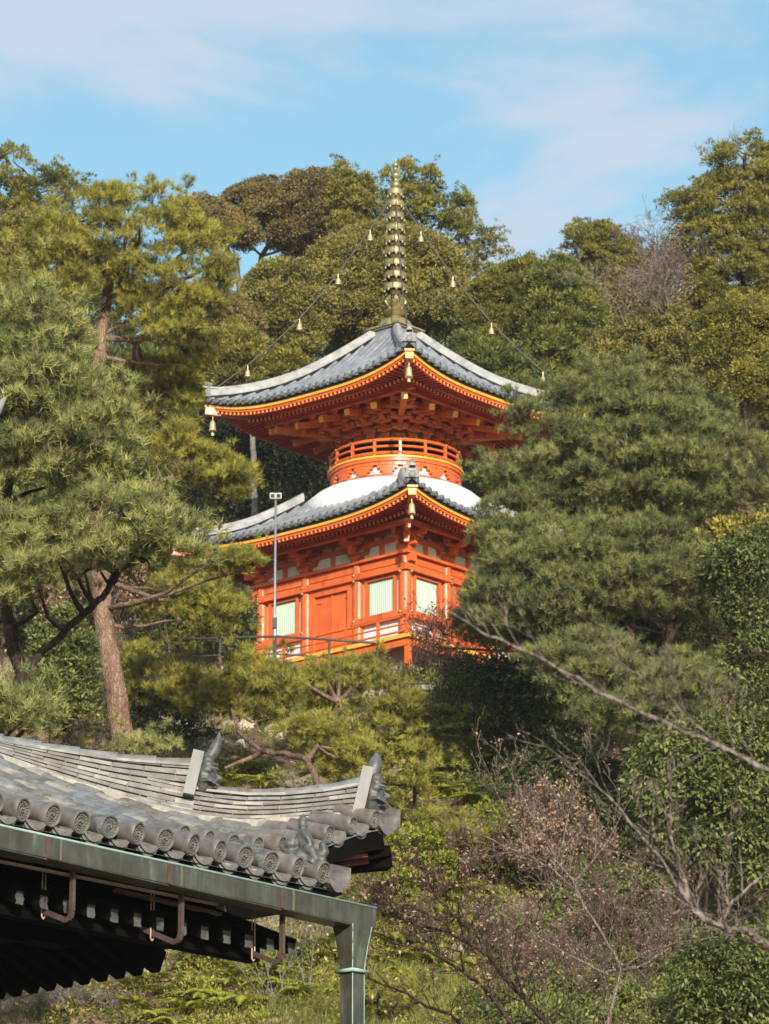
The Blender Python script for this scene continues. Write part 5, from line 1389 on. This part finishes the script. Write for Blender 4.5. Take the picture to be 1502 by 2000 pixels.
shrub('dark evergreen left of the red pine trunk at the back','broad','shade',[(-30,1180),(80,1150),(180,1150),(200,1300),(100,1380),(-30,1380)],1430,(.3,.55),120,93,1.,Y=100.,name='evergreen_tree')
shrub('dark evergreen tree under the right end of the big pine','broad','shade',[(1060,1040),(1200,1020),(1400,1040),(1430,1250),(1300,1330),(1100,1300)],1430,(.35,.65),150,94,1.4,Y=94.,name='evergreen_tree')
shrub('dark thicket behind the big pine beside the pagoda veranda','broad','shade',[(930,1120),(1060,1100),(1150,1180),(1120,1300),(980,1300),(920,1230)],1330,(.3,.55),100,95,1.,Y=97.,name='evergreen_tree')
shrub('upright leafy seedlings in the lower right under bare twigs','broad','glossy',[(1190,1640),(1230,1610),(1300,1640),(1310,1740),(1200,1750)],1780,(.08,.2),60,96,.5,leaf=.7)
shrub('bright low shrub hugging the slope just right of the downpipe','broad','fern',[(730,1620),(840,1600),(900,1680),(880,1800),(780,1800),(730,1720)],1830,(.12,.26),80,97,.6,tint=(.3,.2),leaf=.75)
# bare twiggy shrubs
def bare(name,label,cat,specs,matn,seed,L=.8,r=.02,depth=4,n=3,leaf=None,leafm='dry',Y=None,group=None,spread=.6,up=.2,rmin=.0045,nleaf=2,lsize=1.):
    rng=random.Random(seed); P0=None; mb=MB(); tips=[]
    for (x,y) in specs:
        g=ground_at(x,y) if Y is None else at(x,y,Y)
        if g is None: continue
        if P0 is None: P0=Vector(g)
        if Y is not None:
            gz=hgt(g.x,g.y)
            if g.z>gz+.2: mb.tube([(g.x,g.y,gz-.2),tuple(g)],[r*1.3,r],6)
        for k in range(rng.randint(2,3)):
            d=Vector((rng.gauss(0,.4),rng.gauss(0,.3),1)).normalized(); twigs(mb,Vector(g),d,L*rng.uniform(.7,1.2),r,depth,rng,spread,up,n,3,.13,rmin,tips)
    root=empty(name,P0,0,label,cat,group)
    mb.v=[(v[0]-P0.x,v[1]-P0.y,v[2]-P0.z) for v in mb.v]; mb.build('branches',M[matn],root)
    if leaf and tips:
        T=np.array(tips)-np.array(P0); T=np.repeat(T,nleaf,0); T=T[RNG.random(len(T))<leaf]; m=len(T); T=T+RNG.normal(0,.05,(m,3))
        V=diamonds(T,rsph(m),rsph(m),RNG.uniform(.05,.10,m)*lsize,RNG.uniform(.03,.055,m)*lsize); np_mesh('leaves',V,4,LM[leafm],RNG.random(m),root)
    return root
bare('bare_shrub','reddish twiggy shrub in front of the right corner of the veranda','shrub',[(800,1340),(830,1335),(870,1340),(900,1350)],'twig',101,.95,.018,4,3,.5,'red_dry',nleaf=3)
bare('bare_shrub','reddish brown twigs between the left pine and the veranda','shrub',[(420,1300),(450,1300),(480,1300),(400,1300)],'twig',102,.85,.015,4,3,.6,'red_dry',nleaf=2)
bare('bare_shrub','tangle of purplish bare twigs right of the red pine trunk','shrub',[(250,1260),(290,1260),(330,1260),(280,1290)],'twig',103,1.1,.016,5,3,.08,'dry',Y=96.)
bare('bare_shrub','shrub with orange dry leaves hanging beside the red pine trunk','shrub',[(100,1300),(150,1290),(230,1240)],'twig',104,1.0,.018,4,3,.9,'dry',Y=88.,nleaf=3)
bare('bare_shrub','thin brown thicket under the nearest pine at the left','shrub',[(60,1440),(110,1440),(160,1430),(140,1460)],'twig',105,1.2,.018,5,3,.15,'dry')
bare('bare_shrub','tangled bare twigs below the pagoda on the dry bank','shrub',[(760,1400),(820,1400),(880,1390),(700,1380),(900,1440)],'twig',106,.6,.012,4,3,.15,'dry',lsize=.7)
bare('bare_shrub','drooping grey twigs of a weeping shrub below the dark rafters','shrub',[(110,1990),(80,2000),(140,2000)],'bark_pale',107,.75,.018,5,3,.05,'dry',spread=.9,up=-.25)
bare('bare_shrub','dry brown thicket at the bottom of the slope right of the downpipe','shrub',[(1000,2000),(1060,1990),(1120,2000),(1180,1990),(1240,1980),(950,2010)],'twig',108,.8,.014,4,3,.25,'dry',lsize=.7)
bare('bare_shrub','rust-leaved twigs in the middle of the lower right slope','shrub',[(1080,1800),(1120,1790),(1160,1800),(1060,1760)],'twig',109,1.0,.016,5,3,.8,'dry',nleaf=3)
bare('bare_shrub','brown twiggy bush at the right edge below the glossy evergreen','shrub',[(1400,1760),(1450,1770),(1510,1760)],'twig',110,1.9,.022,5,3,.3,'dry')
bare('bare_shrub','thin twigs with pinkish leaves at the right edge of the slope','shrub',[(1380,1800),(1440,1780),(1500,1800)],'twig',111,1.1,.016,4,3,.3,'dry')
bare('bare_shrub','wiry shrub on the dry ground left of the downpipe','shrub',[(520,1960),(560,1970),(600,1950)],'bark_pale',112,1.1,.014,4,2,.3,'dry')
# bare trees on the hilltop right
bare('bare_tree','leafless pale tree against the sky left of the tallest cypress','tree',[(1290,560),(1305,570)],'twig',113,1.45,.03,5,3,None,Y=134.,spread=.8,up=.05,rmin=.0042)
bare('bare_tree','leafless branches rising behind the top of the tallest cypress','tree',[(1440,430),(1490,420)],'twig',114,1.4,.025,5,3,None,Y=152.,spread=.5,up=.15,rmin=.0045)
bare('bare_tree','bare grey tree spreading in front of the dark conifers right of the spire','tree',[(1300,640),(1220,640)],'bark_grey',115,1.5,.03,5,3,None,Y=122.,spread=.8,up=.02,rmin=.005)
# ------------------------------------------------------------------ trees drawn by their limbs
def limb_tree(name,label,specs,matn,seed,tw=(.5,.010,3),leaf=None,foot=None,leafm='dry',rmin=.003,tn=3,step=2,lsize=1.,nleaf=2):
    """specs: list of (path[(px,py)], Y0, Y1, r0, r1); the first starts at the foot"""
    rng=random.Random(seed); mb=MB(); tips=[]; P0=None
    for si,(path,Y0,Y1,r0,r1) in enumerate(specs):
        n=len(path); pp=[(p[0],p[1],lerp(Y0,Y1,i/(n-1))) for i,p in enumerate(path)]
        pts=[]
        fin=ptube(mb,pp,Y0,r0,r1,7,.012*min(1,r0/.03),rng)
        if si==0:
            b=fin[0]; gz=hgt(b.x,b.y); P0=Vector((b.x,b.y,gz))
            if b.z>gz: mb.tube([(b.x+.25,b.y,gz-.2),(b.x+.12,b.y,lerp(gz,b.z,.5)),tuple(b)],[r0*1.9,r0*1.35,r0],9)
        m=len(fin)
        for i in range(1,m,step):
            t=i/m
            d=(fin[min(i+1,m-1)]-fin[i-1]).normalized()
            ax=Vector((rng.gauss(0,1),rng.gauss(0,.8),rng.gauss(.4,1))); ax=(ax-d*ax.dot(d)).normalized()
            nd=(d*.8+ax*.75).normalized(); twigs(mb,fin[i],nd,tw[0]*rng.uniform(.5,1.2)*(1.1-.5*t),min(tw[1],lerp(r0,r1,t)*.6),tw[2],rng,.6,.15,tn,3,.14,rmin,tips)
        twigs(mb,fin[-1],(fin[-1]-fin[-3]).normalized(),tw[0]*.8,r1,tw[2],rng,.5,.15,tn,3,.12,rmin,tips)
    root=empty(name,P0,0,label,'tree'); mb.v=[(v[0]-P0.x,v[1]-P0.y,v[2]-P0.z) for v in mb.v]; mb.build('trunk',M[matn],root,smooth=True)
    if leaf:
        T=np.array(tips)-np.array(P0); T=np.repeat(T,nleaf,0); T=T[RNG.random(len(T))<leaf]; m=len(T); T=T+RNG.normal(0,.04,(m,3))
        V=diamonds(T,rsph(m),rsph(m),RNG.uniform(.03,.07,m)*lsize,RNG.uniform(.02,.04,m)*lsize); np_mesh('leaves',V,4,LM[leafm],RNG.random(m),root)
    return root
limb_tree('bare_maple','dark bare maple whose limbs reach left towards the downpipe',[
 ([(1085,2040),(1069,2000),(1020,1944),(986,1907),(955,1867),(916,1843),(879,1821),(824,1809),(756,1785),(732,1772)],46,45,.036,.008),
 ([(916,1843),(917,1815),(891,1791),(867,1766),(824,1727),(799,1711)],45.3,45,.016,.006),
 ([(882,1822),(867,1800),(824,1779),(778,1769),(732,1736),(692,1719)],45.2,44.5,.015,.006),
 ([(1030,2040),(965,1953),(946,1929),(903,1898),(867,1874),(830,1852),(778,1843),(723,1825)],46,45,.028,.008),
 ([(905,1898),(900,1860),(870,1850)],45.5,45,.012,.006),
 ([(980,2060),(903,2000),(873,1978),(830,1966),(793,1938),(747,1923),(713,1904)],46,45,.026,.008),
 ([(1025,1950),(1000,1880),(1010,1810),(1060,1795)],45.6,45,.014,.005)],'bark_dark',121,(.42,.008,3),.25,rmin=.0028,tn=2)
limb_tree('bare_shrub_tree','pale-limbed tree with clusters of pinkish dead leaves at the lower right',[
 ([(1180,2040),(1200,1940),(1213,1891),(1197,1859),(1173,1819),(1148,1783),(1116,1731),(1076,1695),(1032,1671),(1000,1660),(930,1625)],62,61,.032,.006),
 ([(1148,1783),(1120,1720),(1088,1683),(1068,1639),(1040,1599),(1020,1555),(996,1506)],61.5,61,.02,.005),
 ([(1088,1683),(1100,1640),(1112,1580),(1130,1540)],61.5,61,.02,.006),
 ([(1032,1671),(1008,1619),(980,1571),(960,1522)],61.5,61,.018,.006),
 ([(1116,1731),(1150,1690),(1190,1640),(1215,1590)],61.5,61,.02,.006),
 ([(1217,1895),(1253,1887),(1309,1851),(1349,1819),(1420,1800)],62,61,.03,.007),
 ([(1213,1891),(1180,1900),(1100,1860),(1040,1820),(990,1790)],62,61,.022,.006),
 ([(1213,1891),(1260,1860),(1330,1840),(1400,1830)],62,61,.018,.006)],'bark_grey',122,(.55,.008,4),.07,rmin=.0030,tn=2,lsize=1.0,nleaf=3)
limb_tree('bare_tree','blurred bare tree reaching in from the lower right edge',[
 ([(1640,1930),(1560,1880),(1502,1847),(1461,1819),(1405,1811),(1353,1775),(1333,1711),(1313,1639),(1309,1591)],15,14.7,.021,.004),
 ([(1353,1775),(1285,1671),(1241,1619),(1189,1555),(1132,1510)],14.8,14.6,.0075,.003),
 ([(1405,1811),(1430,1760),(1502,1700),(1560,1680)],14.9,14.9,.008,.003),
 ([(1353,1775),(1300,1740),(1250,1740)],14.8,14.7,.005,.002),
 ([(1405,1811),(1420,1760),(1420,1700)],14.9,14.8,.005,.002)],'bark_grey',123,(.20,.003,3),None,rmin=.0010,tn=2)
limb_tree('bare_tree','blurred bare limb crossing diagonally below the big pine on the right',[
 ([(1680,1610),(1560,1540),(1502,1507),(1421,1466),(1341,1430),(1261,1394),(1173,1354),(1080,1298),(1000,1258),(940,1235)],12.6,12.2,.0115,.0028),
 ([(1341,1430),(1300,1380),(1260,1330),(1190,1280)],12.5,12.3,.0035,.002),
 ([(1421,1466),(1340,1400),(1290,1340)],12.5,12.4,.0035,.002)],'bark_grey',124,(.17,.0022,3),None,rmin=.0009,tn=2)
limb_tree('bare_tree','dark bare tree at the right edge in front of the big pine crown',[
 ([(1600,1100),(1540,1010),(1502,930),(1470,880),(1450,850)],13,13,.006,.002),
 ([(1502,1290),(1440,1250),(1380,1240)],13,13,.005,.002)],'bark_dark',125,(.2,.0025,3),None,rmin=.001,tn=2)
# ------------------------------------------------------------------ man-made things on the slope
def pole():
    b=at(536,1296,98.6); t=at(535,975,98.6); gz=hgt(b.x,b.y)
    root=empty('lamp_pole',(b.x,b.y,gz),0,'slim grey steel pole with floodlights standing in front of the pagoda','lamp pole')
    m=MB(); m.lathe([(.050,-.2),(.045,1.2),(.032,1.25),(.028,t.z-gz),(.0001,t.z-gz+.01)],(0,0,0),12); m.build('pole',M['steel'],root,smooth=True)
    m=MB(); m.beam((-.12,0,t.z-gz+.02),(.12,0,t.z-gz+.02),.04,.04); m.build('crossbar',M['steel'],root)
    for s in (-.075,.075):
        m=MB(); m.box((s,-.03,t.z-gz+.08),(.14,.12,.14),rx=.25); lo=m.build('floodlight',mat('pale_housing',[(.5,.5,.47),(.62,.62,.58)],8,.5),root)
        m=MB(); m.box((s,-.098,t.z-gz+.062),(.10,.012,.09),rx=.25); m.build('lens',M['black'],lo)
    m=MB(); m.box((.0,-.06,at(536,1218,98.6).z-gz),(.12,.10,.26)); m.build('control_box',M['black'],root)
pole()
def railing(path,label,Y,posts,hh=1.05,seed=0):
    pts=[at(x,y,yy) for x,y,yy in path]; b=pts[0]; root=empty('metal_railing',(b.x,b.y,hgt(b.x,b.y)),0,label,'railing'); inv=Vector(root.location)
    m=MB(); m.tube([p-inv for p in pts],.032,8); m.build('top_rail',M['rust_iron'],root,smooth=True)
    m=MB(); m.tube([p-inv-Vector((0,0,.45)) for p in pts],.022,8); m.build('lower_rail',M['rust_iron'],root,smooth=True)
    for (x,y,yy) in posts:
        p=at(x,y,yy); m=MB(); m.tube([(p.x-inv.x,p.y-inv.y,p.z-inv.z),(p.x-inv.x,p.y-inv.y,min(p.z-1.0,hgt(p.x,p.y)-.1)-inv.z)],.030,8); m.build('post',M['rust_iron'],root,smooth=True)
railing([(330,1250,99.8),(430,1246,99.0),(538,1243,98.3),(640,1249,97.9),(737,1256,97.6)],'thin dark metal handrail running in front of the left side of the veranda',98,[(430,1246,99.0),(538,1243,98.3),(643,1249,97.9),(737,1256,97.6)])
railing([(835,1263,97.6),(920,1268,97.6),(1030,1274,97.8)],'dark metal handrail half hidden in the shrubs right of the veranda corner',98,[(858,1264,97.6),(960,1270,97.7)])
b=at(450,1268,101.2); m=MB(); m.box((0,0,0),(.50,.06,.52)); m.box((-.2,0,-.45),(.05,.04,.5)); m.box((.2,0,-.45),(.05,.04,.5))
bo=empty('notice_board',(b.x,b.y,hgt(b.x,b.y)),R(-6),'pale grey board showing through the twigs left of the veranda','board')
dz=b.z-hgt(b.x,b.y)
m=MB(); m.box((0,0,dz),(.50,.05,.50)); m.build('panel',mat('pale_board',[(.42,.47,.55),(.55,.60,.66)],5,.6),bo)
for s in (-.2,.2):
    m=MB(); m.box((s,.04,dz/2),(.05,.04,max(.4,dz+.3))); m.build('leg',M['steel'],bo)
st_=ground_at(893,1885); m=MB(); m.lathe([(.0001,.0),(.17,.0),(.19,.18),(.17,.40),(.10,.54),(.0001,.58)],(0,0,0),9)
o=m.build('marker_stone',M['rockface'],None,smooth=True,loc=(st_.x,st_.y,st_.z-.1),angle=45); o.scale=(.8,.6,.75); tag(o,'small pale upright stone on the slope right of the downpipe','stone')
m=MB(); g=at(838,1312,97.2); m.box((0,0,0),(1.0,.5,.12)); o=m.build('flat_stone',M['stone'],None,loc=(g.x,g.y,hgt(g.x,g.y)+.05)); tag(o,'flat grey stone at the foot of the veranda','stone')

bare('bare_shrub','fine reddish twigs rising among the ferns in the middle of the slope','shrub',[(900,1760),(940,1740),(980,1770)],'twig',131,.75,.011,5,3,.25,'red_dry',lsize=.8,rmin=.0035)
bare('bare_shrub','fine brown twigs at the lower centre behind the bare maple','shrub',[(820,1900),(900,1920),(960,1900)],'twig',132,.7,.010,5,3,.25,'dry',lsize=.7,rmin=.0035)
bare('bare_shrub','spray of fine pinkish twigs over the dark bank at the right','shrub',[(1240,1600),(1290,1620),(1340,1600)],'twig',133,.9,.012,5,3,.35,'dry',lsize=.8,rmin=.0035)
bare('bare_shrub','fine russet twigs beside the copper downpipe','shrub',[(760,1770),(800,1790)],'twig',134,.6,.010,5,3,.4,'red_dry',lsize=.8,rmin=.0035)

M['twig_red']=bark('reddish_twig',[(.12,.065,.05),(.22,.135,.11),(.30,.20,.17)],9,(1,1,1))
for i,(pts_,lab) in enumerate((([(1000,1720),(1040,1700),(960,1700)],'reddish twig tangle above the fork of the pale-limbed tree'),
    ([(1240,1800),(1290,1790),(1340,1800)],'reddish twig tangle under the blurred bare limb at the right'),
    ([(1080,1930),(1130,1920),(1030,1940)],'reddish twig tangle at the foot of the pale-limbed tree'),
    ([(1270,1920),(1320,1930),(1230,1910)],'reddish twig tangle just left of the dark green corner shrub'),
    ([(820,1830),(880,1810),(770,1820)],'reddish twig tangle behind the limbs of the dark bare maple'))):
    bare('bare_shrub',lab,'shrub',pts_,'twig_red',140+i,.85,.011,5,3,.16,'pinkish',lsize=.75,rmin=.0034,spread=.75,nleaf=2)
# ================================================================== LIGHT, SKY, CAMERA
SUN_EL, SUN_AZ = 17.0, 8.0     # azimuth: degrees to the right of straight behind the camera
w=bpy.data.worlds.new('World'); SC.world=w; w.use_nodes=True; nt=w.node_tree; L=nt.links.new
bg=nt.nodes['Background']; sky=nt.nodes.new('ShaderNodeTexSky'); sky.sky_type='NISHITA'; sky.sun_disc=False
sky.sun_elevation=R(SUN_EL); sky.altitude=0; sky.air_density=1.0; sky.dust_density=1.2; sky.ozone_density=1.2
sx,sy=math.sin(R(SUN_AZ)),-math.cos(R(SUN_AZ))     # horizontal direction towards the sun
sky.sun_rotation=math.atan2(sx,sy)
tc=nt.nodes.new('ShaderNodeTexCoord')
mp=nt.nodes.new('ShaderNodeMapping'); mp.inputs['Scale'].default_value=(1.0,1.0,2.1); mp.inputs['Location'].default_value=(.30,.0,.12); mp.inputs['Rotation'].default_value=(0,R(-24),0); L(tc.outputs['Generated'],mp.inputs['Vector'])
n1=nt.nodes.new('ShaderNodeTexNoise'); n1.inputs['Scale'].default_value=9.5; n1.inputs['Detail'].default_value=7; n1.inputs['Roughness'].default_value=.56; n1.inputs['Distortion'].default_value=.35; L(mp.outputs[0],n1.inputs['Vector'])
rp=nt.nodes.new('ShaderNodeValToRGB'); rp.color_ramp.elements[0].position=.42; rp.color_ramp.elements[0].color=(0,0,0,1); rp.color_ramp.elements[1].position=.60; rp.color_ramp.elements[1].color=(1,1,1,1); rp.color_ramp.interpolation='EASE'; L(n1.outputs['Fac'],rp.inputs[0])
ml=nt.nodes.new('ShaderNodeMath'); ml.operation='MULTIPLY'; ml.inputs[1].default_value=.88; L(rp.outputs[0],ml.inputs[0])
mx=nt.nodes.new('ShaderNodeMixRGB'); L(ml.outputs[0],mx.inputs[0])
tn=nt.nodes.new('ShaderNodeMixRGB'); tn.blend_type='MULTIPLY'; tn.inputs[0].default_value=1; tn.inputs[2].default_value=(.84,1.02,.91,1); L(sky.outputs[0],tn.inputs[1]); L(tn.outputs[0],mx.inputs[1])
mx.inputs[2].default_value=(2.85,3.3,3.95,1)
L(mx.outputs[0],bg.inputs['Color']); bg.inputs['Strength'].default_value=.15
sun=bpy.data.lights.new('sun','SUN'); sun.energy=4.5; sun.angle=R(.6); sun.color=(1.,.925,.82)
so=bpy.data.objects.new('sun',sun); COL.objects.link(so)
d=Vector((sx*math.cos(R(SUN_EL)),sy*math.cos(R(SUN_EL)),math.sin(R(SUN_EL)))); so.rotation_euler=d.to_track_quat('Z','Y').to_euler(); so.location=d*50+Vector((0,40,30))
cam=bpy.data.cameras.new('camera'); co=bpy.data.objects.new('camera',cam); COL.objects.link(co); SC.camera=co
co.location=(0,0,CAMZ); co.rotation_euler=(R(90+PITCH),0,0)
cam.sensor_fit='VERTICAL'; cam.sensor_height=36; cam.lens=FPX/2000*36; cam.clip_start=.5; cam.clip_end=6000
cam.dof.use_dof=True; cam.dof.focus_distance=36.; cam.dof.aperture_fstop=11
SC.view_settings.view_transform='Standard'; SC.view_settings.look='None'; SC.view_settings.exposure=.52; SC.view_settings.gamma=1
SC.cycles.max_bounces=6; SC.cycles.diffuse_bounces=3; SC.cycles.glossy_bounces=2; SC.cycles.transmission_bounces=3; SC.cycles.transparent_max_bounces=4
SC.cycles.use_denoising=True
SC.render.film_transparent=False
hm=bpy.data.materials.new('thin_air'); hm.use_nodes=True; hn=hm.node_tree; hn.nodes.clear()
ho=hn.nodes.new('ShaderNodeOutputMaterial'); hv=hn.nodes.new('ShaderNodeVolumePrincipled'); hv.inputs['Color'].default_value=(.92,.95,1,1); hv.inputs['Density'].default_value=.00018; hv.inputs['Anisotropy'].default_value=.2; hn.links.new(hv.outputs[0],ho.inputs['Volume'])
mb=MB(); mb.box((0,1290,30),(5400,3500,100)); hz_=mb.build('haze',hm); tag(hz_,kind='stuff')
SC.cycles.volume_bounces=0
